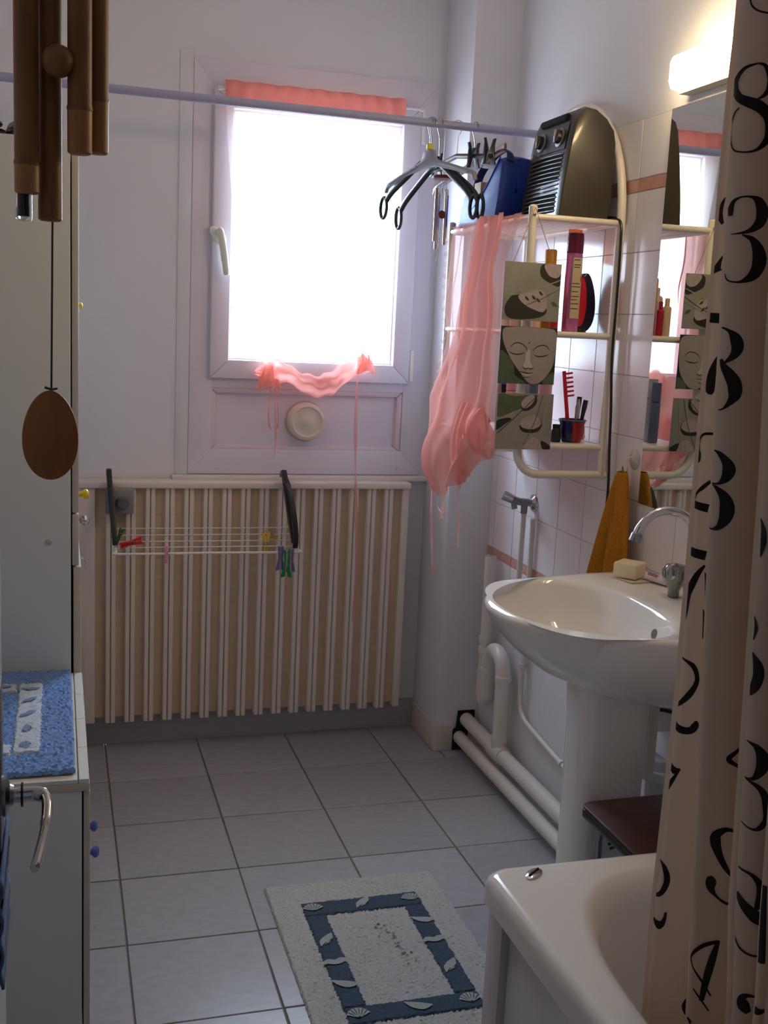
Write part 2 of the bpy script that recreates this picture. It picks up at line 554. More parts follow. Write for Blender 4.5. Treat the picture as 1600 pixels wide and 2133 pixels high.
# gathered swag: two peaks with a scooped belly
ZT = [(0, 1.245), (.07, 1.262), (.16, 1.293), (.26, 1.268), (.4, 1.240), (.55, 1.232), (.68, 1.252), (.8, 1.29), (.88, 1.331), (.95, 1.305), (1, 1.288)]
ZB = [(0, 1.232), (.07, 1.212), (.16, 1.196), (.26, 1.212), (.33, 1.198), (.45, 1.168), (.57, 1.160), (.68, 1.172), (.78, 1.212), (.88, 1.242), (.95, 1.255), (1, 1.27)]
def swag(off, lift):
    def f(u, v):
        x = lerp(0.456, 0.838, u)
        zt, zb = interp(ZT, u), interp(ZB, u)
        z = lerp(zt, zb, v)
        belly = math.sin(v * PI) ** .7
        fold = 0.005 * math.sin(v * 12 + 5 * math.sin(u * 4.0)) + 0.003 * math.sin(u * 34 + v * 6)
        return (x, 0.252 - off - lift * belly * (0.35 + .65 * math.sin(u * PI)) + fold, z + .003 * math.sin(u * 45))
    return f
MB().grid(swag(0.0, .045), 90, 18).build('swag', M_salmon, wc)
MB().grid(swag(-.02, .015), 60, 10).build('swag_lining', M_salmon, wc)
# bundled knots at both peaks
for (cx, cz, s) in ((0.497, 1.232, 1.0), (0.816, 1.282, .8)):
    def bun(u, v, cx=cx, cz=cz, s=s):
        a = u * 2 * PI
        r = s * (0.012 + .026 * v + .006 * math.sin(a * 5 + v * 3))
        return (cx + r * math.cos(a), 0.236 + .7 * r * math.sin(a), cz + s * (.035 - .075 * v) + .006 * math.sin(a * 3))
    MB().grid(bun, 40, 10).build('gathered_knot', M_salmon, wc)
def ribbon_strip(path, w):
    P = smooth_path(path, 8)
    mb = MB()
    vs = []
    for i, p in enumerate(P):
        tw = .6 * math.sin(i * .35)
        ww = w * (.55 + .45 * abs(math.cos(i * .22)))
        vs += [p + Vector((ww / 2 * math.cos(tw), ww / 2 * math.sin(tw), 0)), p - Vector((ww / 2 * math.cos(tw), ww / 2 * math.sin(tw), 0))]
    mb.add(vs, [(2 * i, 2 * i + 1, 2 * i + 3, 2 * i + 2) for i in range(len(P) - 1)])
    return mb
ribbon_strip([(.790, .228, 1.30), (.787, .226, 1.2), (.786, .215, 1.05), (.789, .20, .9), (.792, .172, .72), (.795, .168, .55), (.793, .17, .43)], .011).build('tie_ribbon', M_salmon, wc)
ribbon_strip([(.518, .235, 1.21), (.522, .232, 1.12), (.525, .232, 1.05), (.524, .232, .969)], .007).build('tie_ribbon', M_salmon, wc)
ribbon_strip([(.505, .235, 1.21), (.500, .232, 1.12), (.505, .232, 1.065), (.522, .232, 1.055), (.532, .232, 1.08), (.526, .232, 1.18)], .006).build('tie_ribbon', M_salmon, wc)

# ------------------------------------------------------------------ radiator under the window
M_rib = mat('radiator_enamel', (232, 220, 208), 0.4)
M_fin = mat('radiator_beige_fins', (212, 190, 162), 0.7, noise=((3, 3, 60), (200, 176, 148), .3))
rad = thing('radiator', 'long white ribbed radiator with beige gaps under the window', 'radiator', (0.45, 0.27, 0.10))
B((-.10, .256, .112), (.985, .285, .868)).build('back_panel', M_fin, rad, smooth=False)
pitch = (0.949 + 0.017) / 16
for i in range(16):
    xc = -0.017 + pitch * (i + .5)
    rb = MB()
    for s in (-1, 1):
        x0 = xc + s * .0083
        rb.prism([(x0 - .0072, .268), (x0 - .0072, .24), (x0 - .005, .2365), (x0 + .005, .2365), (x0 + .0072, .24), (x0 + .0072, .268)], lambda a, b, d: (a, b, d), .098, .868)
    rb.box((xc - .014, .262, .1), (xc + .014, .274, .868))
    rb.build('rib', M_rib, rad)
B((-.105, .238, .098), (-.035, .272, .868)).build('end_panel', M_rib, rad, bevel=.003)
B((.966, .238, .098), (.990, .274, .868)).build('end_panel', M_rib, rad, bevel=.003)
B((-.108, .226, .866), (.992, .31, .886)).build('top_rail', M_rib, rad, bevel=.004)
for z in (.115, .5, .845):
    B((-.10, .285, z - .01), (.985, .312, z + .01)).build('rear_rail', M_rib, rad, smooth=False)
cb = B((-.004, .196, .79), (.08, .238, .868)).build('control_box', mat('grey_control_box', (138, 134, 134), .5), rad, bevel=.004)
MB().lathe([(.02, 0), (.02, .012), (.016, .018), (0, .018)], (.045, .196, .826), (0, -1, 0), 20).build('control_knob', mat('dark_grey_knob', (98, 92, 92), .5), cb)

# ------------------------------------------------------------------ drying rack hooked on the radiator
dr = thing('drying_rack', 'small white wire drying rack with black arms hooked on the radiator', 'drying rack', (0.3, 0.17, 0.69))
for x, ang in ((0.006, 0.0), (0.556, 0.0)):
    s = 1
    arm = MB()
    P = [(x, .262, .905), (x, .235, .918), (x, .215, .905), (x + .004, .185, .85), (x + .008, .15, .79), (x + .012, .118, .74), (x + .014, .106, .712)]
    def blade(path, w):
        Q = smooth_path(path, 5)
        mb = MB(); rings = []
        for i, p in enumerate(Q):
            t = i / (len(Q) - 1)
            ww = w * (.7 + .5 * math.sin(t * PI))
            d = Q[min(i + 1, len(Q) - 1)] - Q[max(i - 1, 0)]
            d.normalize()
            side = Vector((1, 0, 0)); nn = d.cross(side)
            rings.append([p + side * .008 + nn * ww, p - side * .008 + nn * ww, p - side * .008 - nn * ww, p + side * .008 - nn * ww])
        return mb.rings(rings, True, True)
    a = blade(P, .010)
    a.build('arm', M_black, dr, bevel=.002)
    if x > .3:
        blade([(x, .222, .906), (x + .003, .165, .880), (x + .008, .105, .815), (x + .013, .078, .740), (x + .014, .088, .700)], .007).build('arm_brace', M_black, dr, bevel=.002)
MB().tube(smooth_path([(.020, .205, .745), (.020, .15, .718), (.022, .092, .695), (.034, .08, .689), (.30, .08, .689), (.568, .08, .688), (.581, .092, .693), (.579, .15, .716), (.575, .205, .743)], 6), .0038, 8).build('wire_frame', M_white, dr)
for i, t in enumerate((0.02, .3, .56, .8)):
    y = lerp(.205, .085, t); z = lerp(.745, .692, t)
    MB().tube([(.021, y, z), (.578, y, z - .001)], .0018, 6).build('line_wire', M_white, dr)

def peg(name, label, loc, c, rot, s=1.0):
    m = mat('peg_' + c[0], c[1], 0.35)
    t = thing(name, label, 'clothes peg', loc, 'clothes pegs on the drying rack')
    for sgn in (-1, 1):
        mb = MB()
        poly = [(.003, .03), (.012, .034), (.013, .030), (.006, .0), (.008, -.03), (.005, -.036), (.0015, -.03), (.0015, .0)]
        mat_r = Matrix.Rotation(rot[1], 3, 'Y') @ Matrix.Rotation(rot[0], 3, 'Z')
        mb.prism([(a * s * sgn, b * s) for a, b in poly], lambda a, b, d: Vector(loc) + mat_r @ Vector((a, d, b)), -.005 * s, .005 * s)
        mb.build('jaw', m, t, bevel=.0008)
    MB().tube([Vector(loc) + mat_r @ Vector((.006 * math.cos(q), -.006 * s, .002 + .005 * math.sin(q))) for q in [k * PI / 6 for k in range(12)]], .0009, 6, closed=True).build('spring', M_chrome_dull, t)
    return t
peg('clothes_peg', 'red clothes peg lying at the left end of the drying rack', (.068, .108, .718), ('red', (214, 42, 36)), (.2, 1.3))
peg('clothes_peg', 'small green clothes peg at the rack corner behind the red peg', (.034, .128, .738), ('leaf', (64, 120, 56)), (.4, .4), .7)
peg('clothes_peg', 'pink clothes peg clipped under the front rail of the rack', (.170, .08, .688), ('pink', (240, 150, 180)), (1.4, 0.0), .8)
peg('clothes_peg', 'yellow clothes peg standing upright on the rack', (.482, .118, .708), ('yellow', (240, 184, 20)), (0, 0))
peg('clothes_peg', 'orange clothes peg beside the yellow one', (.502, .135, .732), ('orange', (214, 150, 60)), (.3, -1.2), .7)
peg('clothes_peg', 'purple clothes peg hanging left of the green peg', (.523, .078, .668), ('purple', (112, 104, 168)), (.1, PI), 1.15)
peg('clothes_peg', 'purple clothes peg hanging right of the green peg', (.556, .078, .662), ('purple', (112, 104, 168)), (.2, PI), 1.1)
peg('clothes_peg', 'green clothes peg hanging between two purple pegs', (.540, .066, .654), ('green', (0, 140, 76)), (.2, PI), 1.3)

# ------------------------------------------------------------------ clothes rail across the room
M_rail = mat('lilac_grey_rail', (162, 164, 198), 0.35)
cr = thing('clothes_rail', 'pale lilac clothes rail stretched across the room before the window', 'rail', (.33, -.2, 1.967))
MB().tube([(XL + .004, -.2, 1.968), (XW - .008, -.2, 1.963)], .0115, 16).build('pole', M_rail, cr)
for x, d, xo in ((XL, 1, 1.968), (XW + .004, -1, 1.963)):
    MB().lathe([(.022, 0), (.022, .01), (.015, .02), (.0115, .021)], (x, -.2, xo), (d, 0, 0), 18).build('end_cup', M_rail, cr)

# ------------------------------------------------------------------ hangers
RODZ = 1.9645
M_hgrey = mat('grey_hanger_plastic', (150, 150, 158), 0.4)
M_hpale = mat('pale_hanger_plastic', (172, 168, 178), 0.4)
M_hblack = mat('black_hanger_plastic', (30, 31, 36), 0.3)
M_wire = mat('steel_wire', (150, 146, 142), 0.3, 1.0)
def hanger(name, label, x, ang, tilt, style, m, s=1.0, marker=None, group='clothes hangers on the rail', zoff=0.0):
    t = thing(name, label, 'hanger', (x, -.2, RODZ - .2), group)
    u = Vector((math.cos(ang), math.sin(ang), 0)); w = Vector((-math.sin(ang), math.cos(ang), 0))
    rollm = Matrix.Rotation(tilt, 3, w)
    c = Vector((x, -.2, RODZ))
    def at3(a, z, d): return c + rollm @ (u * a + w * d + Vector((0, 0, z)))
    # wire hook over the rail
    hk = [at3(.0145 * math.sin(q), .0145 * math.cos(q), 0) for q in [R(a) for a in range(-100, 130, 15)]]
    hk += [at3(.004, -.028, 0), at3(0, -.045, 0), at3(0, -.08 + zoff, 0)]
    MB().tube(hk, .0014, 6).build('hook', M_wire, t)
    if style == 'flat':
        half = [(.021, -.074), (.026, -.090), (.034, -.102), (.05, -.106), (.12, -.126), (.186, -.145), (.199, -.152), (.203, -.172), (.196, -.174), (.189, -.162), (.175, -.156), (.12, -.141), (.06, -.127), (.03, -.121)]
        poly = [(a * s, z * s if z < -.08 else z) for a, z in half] + [(-a * s, z * s if z < -.08 else z) for a, z in reversed(half)]
        MB().prism(poly, lambda a, b, d: at3(a, b + zoff, d), -.006, .006).build('body', m, t, bevel=.003)
        for sgn in (-1, 1):
            MB().tube([at3(sgn * a * s, z * s + .002 + zoff, .0075) for a, z in ((.05, -.115), (.12, -.134), (.175, -.151))], .0028, 6).build('stiffening_bead', m, t)
    else:
        zz = -.075 + zoff
        MB().tube([at3(0, zz + .012, 0), at3(0, zz - .02, 0)], .009, 10).build('neck', m, t)
        for sgn in (-1, 1):
            p = smooth_path([at3(0, zz - .018, 0), at3(sgn * .04 * s, zz - .022, 0), at3(sgn * .10 * s, zz - .058, 0), at3(sgn * .155 * s, zz - .094, 0), at3(sgn * .18 * s, zz - .118, 0)], 6)
            MB().tube(p, .010, 10, flat=.55).build('shoulder', m, t)
            lo = smooth_path([at3(sgn * (.192 + .014 * math.cos(q)) * s, zz - .14 + .03 * math.sin(q), 0) for q in [k * PI / 5 for k in range(10)]], 3, closed=True)
            MB().tube(lo, .0052, 8, closed=True).build('end_loop', m, t)
    if marker:
        mk = MB().lathe([(.004, 0), (.0095, .003), (.0095, .016), (.004, .019)], at3(0, -.074 + zoff, 0), (0, 0, 1), 14)
        mk.build('size_marker', mat('marker_' + marker[0], marker[1], .4), t)
    return t
A0 = math.atan2(.886, -.322)
hanger('clothes_hanger', 'wide grey plastic hanger with yellow size marker, front of the bunch', .852, A0, .02, 'flat', M_hgrey, 1.0, ('yellow', (222, 214, 60)))
hanger('clothes_hanger', 'black hanger with looped ends directly behind the grey one', .858, A0 + .05, -.04, 'loop', M_hblack, 1.0, zoff=-.012)
hanger('clothes_hanger', 'black looped hanger hanging lowest of the bunch', .880, A0 - .03, .03, 'loop', M_hblack, .98, zoff=-.026)
hanger('clothes_hanger', 'pale hanger with green marker by the blue bag', .985, A0 - .05, .05, 'flat', M_hpale, .95, ('green', (20, 90, 70)))
# clip hanger
ch = thing('clip_hanger', 'black trouser hanger with upright clips behind the grey hanger', 'hanger', (.934, -.2, 1.84), 'clothes hangers on the rail')
c0 = Vector((.934, -.2, RODZ))
MB().tube([c0 + Vector((.0145 * math.sin(q), 0, .0145 * math.cos(q))) for q in [R(a) for a in range(-100, 130, 15)]] + [c0 + Vector((.002, 0, -.03)), c0 + Vector((0, 0, -.085))], .0014, 6).build('hook', M_wire, ch)
uu = Vector((-.12, .99, 0))
MB().tube([c0 + uu * .16 + Vector((0, 0, -.10)), c0 + uu * .05 + Vector((0, 0, -.088)), c0 + Vector((0, 0, -.082)), c0 - uu * .05 + Vector((0, 0, -.088)), c0 - uu * .2 + Vector((0, 0, -.105))], .007, 8).build('bar', M_hblack, ch)
for k in (-.19, -.10, .13):
    b = c0 + uu * k + Vector((0, 0, -.092))
    for sg in (-1, 1):
        q = MB()
        q.prism([(-.012, -.034), (.012, -.034), (.010, 0), (.007, .034), (-.007, .034), (-.010, 0)], lambda a, z, d: b + uu * a + Vector((sg * (.006 + abs(z) * .25) + d, 0, z)), -.002, .002)
        q.build('clip_jaw', M_hblack, ch, bevel=.001)

# ------------------------------------------------------------------ small metal wind chime on the rail
M_silver = mat('silver_tube', (186, 180, 176), 0.22, 1.0)
M_cherry = mat('red_brown_wood', (120, 46, 34), 0.45, noise=(60, (96, 34, 26)))
mc = thing('metal_wind_chime', 'small silver tube wind chime with red wooden disc on the rail', 'wind chime', (.895, -.19, 1.58))
MB().lathe([(.0, 0), (.029, .0), (.030, .004), (.029, .009), (0, .010)], (.899, -.19, 1.818), (.05, 0, 1), 24).build('top_disc', M_cherry, mc)
MB().tube([(.899, -.19, 1.95), (.899, -.19, 1.828)], .0008, 5).build('cord', M_white, mc)
MB().tube([(.899 + .0135 * math.sin(q), -.195, 1.9645 + .0135 * math.cos(q)) for q in [R(a) for a in range(-110, 120, 20)]] , .0012, 6).build('hook', M_wire, mc)
for k, (x, y, z0, z1) in enumerate(((.878, -.205, 1.645, 1.79), (.892, -.178, 1.626, 1.797), (.906, -.21, 1.636, 1.788), (.917, -.185, 1.656, 1.775), (.899, -.166, 1.65, 1.78))):
    MB().tube([(x, y, z0), (x, y, z1)], .0048, 10).build('chime_tube', M_silver, mc)
    MB().tube([(x, y, z1), (lerp(x, .899, .3), lerp(y, -.19, .3), 1.819)], .0006, 4).build('tube_cord', M_white, mc)
MB().lathe([(0, 0), (.011, .0), (.0115, .003), (0, .004)], (.893, -.214, 1.718), (.1, -1, .1), 18).build('striker', M_cherry, mc)
MB().tube([(.896, -.2, 1.818), (.893, -.212, 1.72), (.891, -.205, 1.62), (.889, -.20, 1.583)], .0008, 5).build('striker_cord', M_black, mc)

# ------------------------------------------------------------------ bamboo wind chime near the camera
M_bamboo = mat('bamboo_cane', (134, 90, 54), 0.5, noise=((40, 40, 9), (100, 64, 36), .25))
M_bamboo2 = mat('pale_bamboo_end', (168, 118, 72), 0.45, noise=((50, 50, 10), (140, 92, 52), .25))
M_eggwood = mat('oiled_wood', (160, 96, 46), 0.55, noise=((60, 60, 12), (132, 76, 34), .3))
bc = thing('bamboo_wind_chime', 'bamboo wind chime with egg-shaped wooden paddle hanging in the foreground', 'wind chime', (-.145, -1.8, 1.19))
MB().lathe([(0, 0), (.062, 0), (.064, .006), (.06, .014), (0, .016)], (-.14, -1.8, 2.02), (0, 0, 1), 28).build('top_disc', M_bamboo, bc)
MB().tube([(-.14, -1.8, 2.035), (-.14, -1.8, ZC - .002)], .0012, 6).build('hanging_cord', M_black, bc)
for x, y, z0, r, ring, pale in ((-.179, -1.81, 1.537, .0142, 1.572, True), (-.153, -1.79, 1.509, .0140, 1.80, False), (-.119, -1.815, 1.586, .0142, 1.638, True), (-.097, -1.785, 1.592, .0122, 1.655, True)):
    prof = [(r * .8, 0), (r, .002)]
    h = ring - z0
    prof += [(r * .99, h - .004), (r * 1.07, h), (r * .99, h + .004), (r * .98, .22), (r * .97, .34), (r * 1.06, .344), (r * .97, .348), (r * .95, 1.985 - z0)]
    prof = sorted(prof, key=lambda p: p[1])
    tb = MB().lathe([p for p in prof if p[1] > h - .005 or not pale], (x, y, z0), (0, 0, 1), 20).build('bamboo_tube', M_bamboo, bc)
    if pale:
        MB().lathe([(r * .8, 0), (r, .002), (r * 1.01, h - .003)], (x, y, z0), (0, 0, 1), 20).build('tube_end', M_bamboo2, tb)
    MB().tube([(x, y, 1.985), (x * .5 - .07, y, 2.022)], .001, 5).build('tube_cord', M_black, bc)
MB().lathe([(.0005, -.0185)] + [(.0185 * math.cos(R(a)), .0185 * math.sin(R(a))) for a in range(-80, 90, 10)] + [(.0005, .0185)], (-.143, -1.822, 1.687), (0, 0, 1), 24).build('striker_ball', M_bamboo, bc)
gl = MB().lathe([(.009, 0), (.0098, .004), (.0098, .04), (.006, .05)], (-.183, -1.80, 1.507), (0, 0, 1), 18)
gl.build('glass_vial', mat('clear_glass', (225, 230, 232), .05, trans=1.0), bc)
MB().tube([(-.183, -1.80, 1.512), (-.183, -1.80, 1.545)], .005, 10).build('vial_core', mat('dark_grey_core', (70, 70, 72), .4), bc)
MB().tube([(-.145, -1.768, 2.02), (-.147, -1.768, 1.687), (-.1505, -1.78, 1.5), (-.1525, -1.80, 1.306)], .0013, 6).build('paddle_cord', M_black, bc)
egg = []
for k in range(48):
    a = 2 * PI * k / 48
    rx = .0335 * math.cos(a)
    rz = .0555 * math.sin(a)
    sh = 1.0 - .10 * math.sin(a)
    egg.append((-.154 + rx * sh, 1.250 + rz))
MB().prism(egg, lambda a, b, d: (a, d, b), -1.8035, -1.7965).build('wooden_paddle', M_eggwood, bc, bevel=.0015)
MB().tube([(-.160, -1.80, 1.309), (-.152, -1.805, 1.307), (-.146, -1.80, 1.308)], .0016, 6).build('cord_knot', M_black, bc)

# ------------------------------------------------------------------ tall cupboard and low cupboard at the left
M_lam = mat('pale_grey_laminate', (216, 220, 224), 0.5, bump=(400, .05))
M_lam_d = mat('cream_door_edge', (204, 194, 182), 0.5)
M_dark = mat('dark_gap', (20, 18, 18), 0.9)
M_yel = mat('yellow_ceramic_knob', (226, 196, 30), 0.2)
tc_ = thing('tall_cupboard', 'tall pale grey laminate cupboard with yellow knobs beside the window wall', 'cupboard', (-.33, -.45, 0))
B((XL + .005, -.757, 0.0), (-.1185, -.16, 1.753)).build('carcass', M_lam, tc_, bevel=.0015)
d1 = B((-.1155, -.752, .965), (-.1015, -.46, 1.750)).build('upper_door', M_lam_d, tc_, bevel=.0015)
d2 = B((-.1155, -.455, .965), (-.1015, -.163, 1.750)).build('upper_door', M_lam_d, tc_, bevel=.0015)
dw = B((-.1155, -.752, .846), (-.1015, -.163, .961)).build('drawer_front', M_lam_d, tc_, bevel=.0015)
d3 = B((-.113, -.752, .06), (-.096, -.46, .842)).build('lower_door', M_lam_d, tc_, bevel=.0015)
d4 = B((-.113, -.455, .06), (-.096, -.163, .842)).build('lower_door', M_lam_d, tc_, bevel=.0015)
def knob(p, r, m, parent, name='knob'):
    MB().lathe([(r * .5, 0), (r * .42, r * .7), (r * .95, r * 1.2), (r, r * 1.6), (r * .6, r * 2.0), (0, r * 2.1)], p, (1, 0, 0), 18).build(name, m, parent)
knob((-.1015, -.33, 1.417), .0085, M_yel, d2)
knob((-.1015, -.62, .985), .0125, M_yel, d1)
MB().tube(smooth_path([(-.1015, -.66, .925), (-.086, -.66, .925), (-.082, -.655, .925), (-.082, -.60, .925), (-.086, -.595, .925), (-.1015, -.595, .925)], 4), .006, 8).build('drawer_pull', M_chrome, dw)
MB().tube(smooth_path([(-.098, -.75, .862), (-.092, -.752, .86), (-.090, -.752, .852), (-.092, -.752, .843)], 4), .0025, 6).build('hinge', M_chrome, dw)
MB().lathe([(.007, 0), (.006, .002), (0, .0025)], (-.165, -.757, .90), (0, -1, 0), 14).build('screw_cap', mat('cream_cap', (190, 184, 170), .5), tc_)
# things on top of the tall cupboard
cbm = MB().tube(smooth_path([(-.30 + .05 * math.cos(k * .7) * (1 - k * .012), -.62 + .06 * math.sin(k * .7), 1.759 + .0018 * k) for k in range(24)], 4), .005, 6)
tag(cbm.build('cable_coil', M_black), 'coil of dark cable lying on top of the tall cupboard', 'cable')
bt = thing('shower_bottle', 'dark green bottle lying on top of the tall cupboard', 'bottle', (-.21, -.64, 1.753))
MB().lathe([(.0, 0), (.02, .001), (.024, .006), (.024, .09), (.012, .11), (.011, .13)], (-.195, -.70, 1.7775), (-.35, .94, 0), 20).build('body', mat('dark_green_plastic', (38, 44, 34), .3), bt)
MB().lathe([(.013, .128), (.013, .15), (0, .151)], (-.195, -.70, 1.7775), (-.35, .94, 0), 16).build('cap', M_black, bt)
bx = thing('blue_carton', 'narrow dark blue carton standing on the edge of the tall cupboard', 'box', (-.145, -.69, 1.753))
B((-.152, -.715, 1.753), (-.139, -.66, 1.806)).build('carton_body', mat('navy_card', (30, 44, 84), .5), bx, bevel=.001)
B((-.1525, -.7155, 1.79), (-.1385, -.6595, 1.807)).build('carton_lid', mat('pale_blue_card', (150, 166, 190), .5), bx, bevel=.001)

lc = thing('low_cupboard', 'low white cupboard with tiled top and blue knobs', 'cupboard', (-.33, -1.05, 0))
B((XL + .005, -1.35, 0.0), (-.107, -.761, .578)).build('carcass', M_lam, lc, bevel=.0015)
e1 = B((-.104, -1.348, .05), (-.093, -1.057, .576)).build('door', M_lam_d, lc, bevel=.0015)
e2 = B((-.104, -1.053, .05), (-.093, -.763, .576)).build('door', M_lam_d, lc, bevel=.0015)
M_blue_knob = mat('blue_ceramic_knob', (70, 96, 176), 0.2)
knob((-.093, -1.10, .335), .012, M_blue_knob, e1)
knob((-.093, -1.005, .345), .012, M_blue_knob, e2)
M_toptile = mat('white_top_tile', (226, 226, 222), 0.2)
B((XL + .005, -1.352, .578), (-.094, -.759, .592)).build('worktop', M_lam_d, lc, bevel=.001)
yy = [-1.352, -1.203, -1.054, -.905, -.759]
xx = [-.545, -.41, -.26, -.113, -.094]
for a, b in zip(yy, yy[1:]):
    for c, d in zip(xx, xx[1:]):
        B((c + .0008, a + .0008, .592), (d - .0008, b - .0008, .600)).build('top_tile', M_toptile, lc, bevel=.001, seg=1)

# blue bath mat on it
M_terry_blue = mat('blue_terry', (128, 164, 220), 0.95, noise=(160, (92, 126, 190), .28), bump=(220, 1.0))
M_terry_white = mat('white_terry_pattern', (206, 214, 224), 0.95, noise=(160, (176, 190, 210), .28), bump=(220, 1.0))
M_terry_line = mat('grey_blue_pattern', (120, 142, 178), 0.95, bump=(220, 1.0))
bm_ = thing('blue_bath_mat', 'blue terry bath mat with white shell frame lying on the low cupboard', 'bath mat', (-.31, -1.04, .6))
def pile(x0, x1, y0, y1, zt, nx, ny, amp, edge=.002):
    rnd = random.Random(3)
    def f(u, v):
        x = lerp(x0, x1, u); y = lerp(y0, y1, v)
        e = min(u * (x1 - x0), (1 - u) * (x1 - x0), v * (y1 - y0), (1 - v) * (y1 - y0))
        z = zt + (rnd.random() - .5) * amp - (.006 if e < 1e-6 else 0)
        return (x + (rnd.random() - .5) * edge, y + (rnd.random() - .5) * edge, z)
    return MB().grid(f, nx, ny)
pile(-.525, -.118, -1.332, -.765, .6105, 110, 150, .005).build('mat_pile', M_terry_blue, bm_)
B((-.52, -1.328, .6005), (-.121, -.768, .606)).build('mat_backing', mat('mat_backing_cloth', (150, 140, 140), .9), bm_)
for x0, x1, y0, y1 in ((-.228, -.176, -1.246, -.855), (-.46, -.408, -1.246, -.855), (-.408, -.228, -.905, -.855), (-.408, -.228, -1.246, -1.196)):
    pile(x0, x1, y0, y1, .6135, max(6, int((x1 - x0) / .0045)), max(6, int((y1 - y0) / .0045)), .003, .004).build('pattern_band', M_terry_white, bm_)
def shell_lines(cx, cy, z, s, ang, m, parent, kind):
    ca, sa = math.cos(ang), math.sin(ang)
    def P(a, b): return (cx + s * (a * ca - b * sa), cy + s * (a * sa + b * ca), z)
    mb = MB()
    if kind == 0:   # scallop shell
        for k in range(7):
            a = R(-60 + 20 * k)
            ribbon(mb, stroke([(0, -.4, .05), (.5 * math.sin(a), -.4 + .5 * math.cos(a), .12), (.9 * math.sin(a), -.4 + 1.05 * math.cos(a), .27)], 3), P)
    elif kind == 1:  # conch
        ribbon(mb, stroke([(-.9, -.35, .1), (-.4, .05, .5), (.1, .1, .8), (.6, .35, .5), (.95, .55, .1)], 4), P)
        ribbon(mb, stroke([(-.5, -.3, .06), (0, -.32, .12), (.5, -.1, .06)], 4), P)
    elif kind == 2:  # cockle
        ribbon(mb, stroke([(-.95, -.1, .1), (-.6, .2, .62), (0, .05, .6), (.55, .25, .65), (.95, -.05, .1)], 4), P)
    else:            # mussel
        ribbon(mb, stroke([(-1, .3, .08), (-.4, .05, .6), (.3, -.05, .75), (1, .2, .1)], 4), P)
    return mb.build('shell_motif', m, parent, fix=False)
for k, y in enumerate((-.90, -.97, -1.05, -1.13, -1.21)):
    shell_lines(-.202, y, .6158, .020, .4 * k, M_terry_line, bm_, (3, 1, 2, 1, 0)[k])
for k, x in enumerate((-.26, -.32, -.38)):
    shell_lines(x, -1.22, .6158, .020, .3 * k, M_terry_line, bm_, k)
    shell_lines(x, -.88, .6158, .020, .3 * k, M_terry_line, bm_, 3 - k)

# ------------------------------------------------------------------ open door at the left edge
door = structure_root('door_1', (-.225, -2.3, 0))
B((-.248, -2.70, .008), (-.208, -1.93, 2.03)).build('door_leaf', mat('grey_door_paint', (170, 176, 172), .45), door, bevel=.002)
pl = B((-.208, -2.03, .74), (-.2055, -1.975, 1.0)).build('handle_plate', M_chrome_dull, door, bevel=.001)
MB().lathe([(.023, 0), (.023, .004), (.013, .008), (.011, .012)], (-.2055, -2.0, .868), (1, 0, 0), 20).build('handle_rose', M_chrome_dull, door)
MB().tube(smooth_path([(-.205, -2.0, .868), (-.185, -2.0, .868), (-.170, -2.0, .868), (-.161, -2.005, .866), (-.158, -2.02, .86), (-.160, -2.045, .848), (-.165, -2.07, .834), (-.170, -2.092, .824)], 6),
          [.009] * 6 + [.0088] * 12 + [.0078] * 12 + [.0066] * 12 + [.005], 14, flat=.8).build('handle_lever', M_chrome, door)
MB().tube([(-.186, -2.0, .868), (-.1835, -2.0, .868)], .0135, 16).build('handle_ring', M_black, door)
tw = thing('door_towel', 'blue and dark striped cloth hanging on the open door', 'towel', (-.203, -2.0, .69))
pile_pts = lambda u, v: (-.204 + .002 * math.sin(v * 20), lerp(-2.10, -1.94, u), lerp(.815, .695 + .010 * math.sin(u * 3), v))
MB().grid(pile_pts, 16, 16).build('cloth', mat('blue_cotton', (96, 118, 160), .9, bump=(300, .5)), tw, solid=.003)
for z in (.795, .735):
    MB().grid(lambda u, v, z=z: (-.2018 + .0012 * math.sin(v * 3), lerp(-2.09, -1.942, u), lerp(z, z - .016, v)), 12, 2).build('stripe', M_black, tw)
# ------------------------------------------------------------------ white tube shelf unit on the tiled wall
SN, SF = -.70, -.13      # near and far side
FX, BX = .958, 1.196     # front and back tube
su = thing('shelf_unit', 'white tubular three-tier shelf unit with arched back fixed to the tiles', 'shelf unit', (1.08, -.415, 1.05))
arch = [(BX, SN, 1.04), (BX, SN, 1.35), (BX, SN, 1.66)]
cy, ry, rz = (SN + SF) / 2, (SF - SN) / 2, .31
arch += [(BX, cy - ry * math.cos(a), 1.69 + rz * math.sin(a)) for a in [R(k) for k in range(0, 181, 9)]]
arch += [(BX, SF, 1.66), (BX, SF, 1.35), (BX, SF, 1.04)]
MB().tube(arch, .011, 12).build('arched_frame', M_wtube, su)
for y, nm in ((SN, 'near'), (SF, 'far')):
    p = [(FX, y, 1.70), (FX, y, 1.5), (FX, y, 1.13)] + [(FX + .062 - .062 * math.cos(R(a)), y, 1.112 - .062 * math.sin(R(a))) for a in range(0, 91, 10)] + [(1.1, y, 1.05), (BX + .012, y, 1.05)]
    MB().tube(p, .0105, 12).build('front_post', M_wtube, su)
    MB().lathe([(.0108, 0), (.0108, .004), (.006, .008), (0, .009)], (FX, y, 1.70), (0, 0, 1), 12).build('post_cap', M_wtube, su)
    MB().lathe([(.004, 0), (.004, .0015), (0, .002)], (FX, y - .0105, 1.685), (0, -1, 0), 10).build('screw', M_chrome_dull, su)
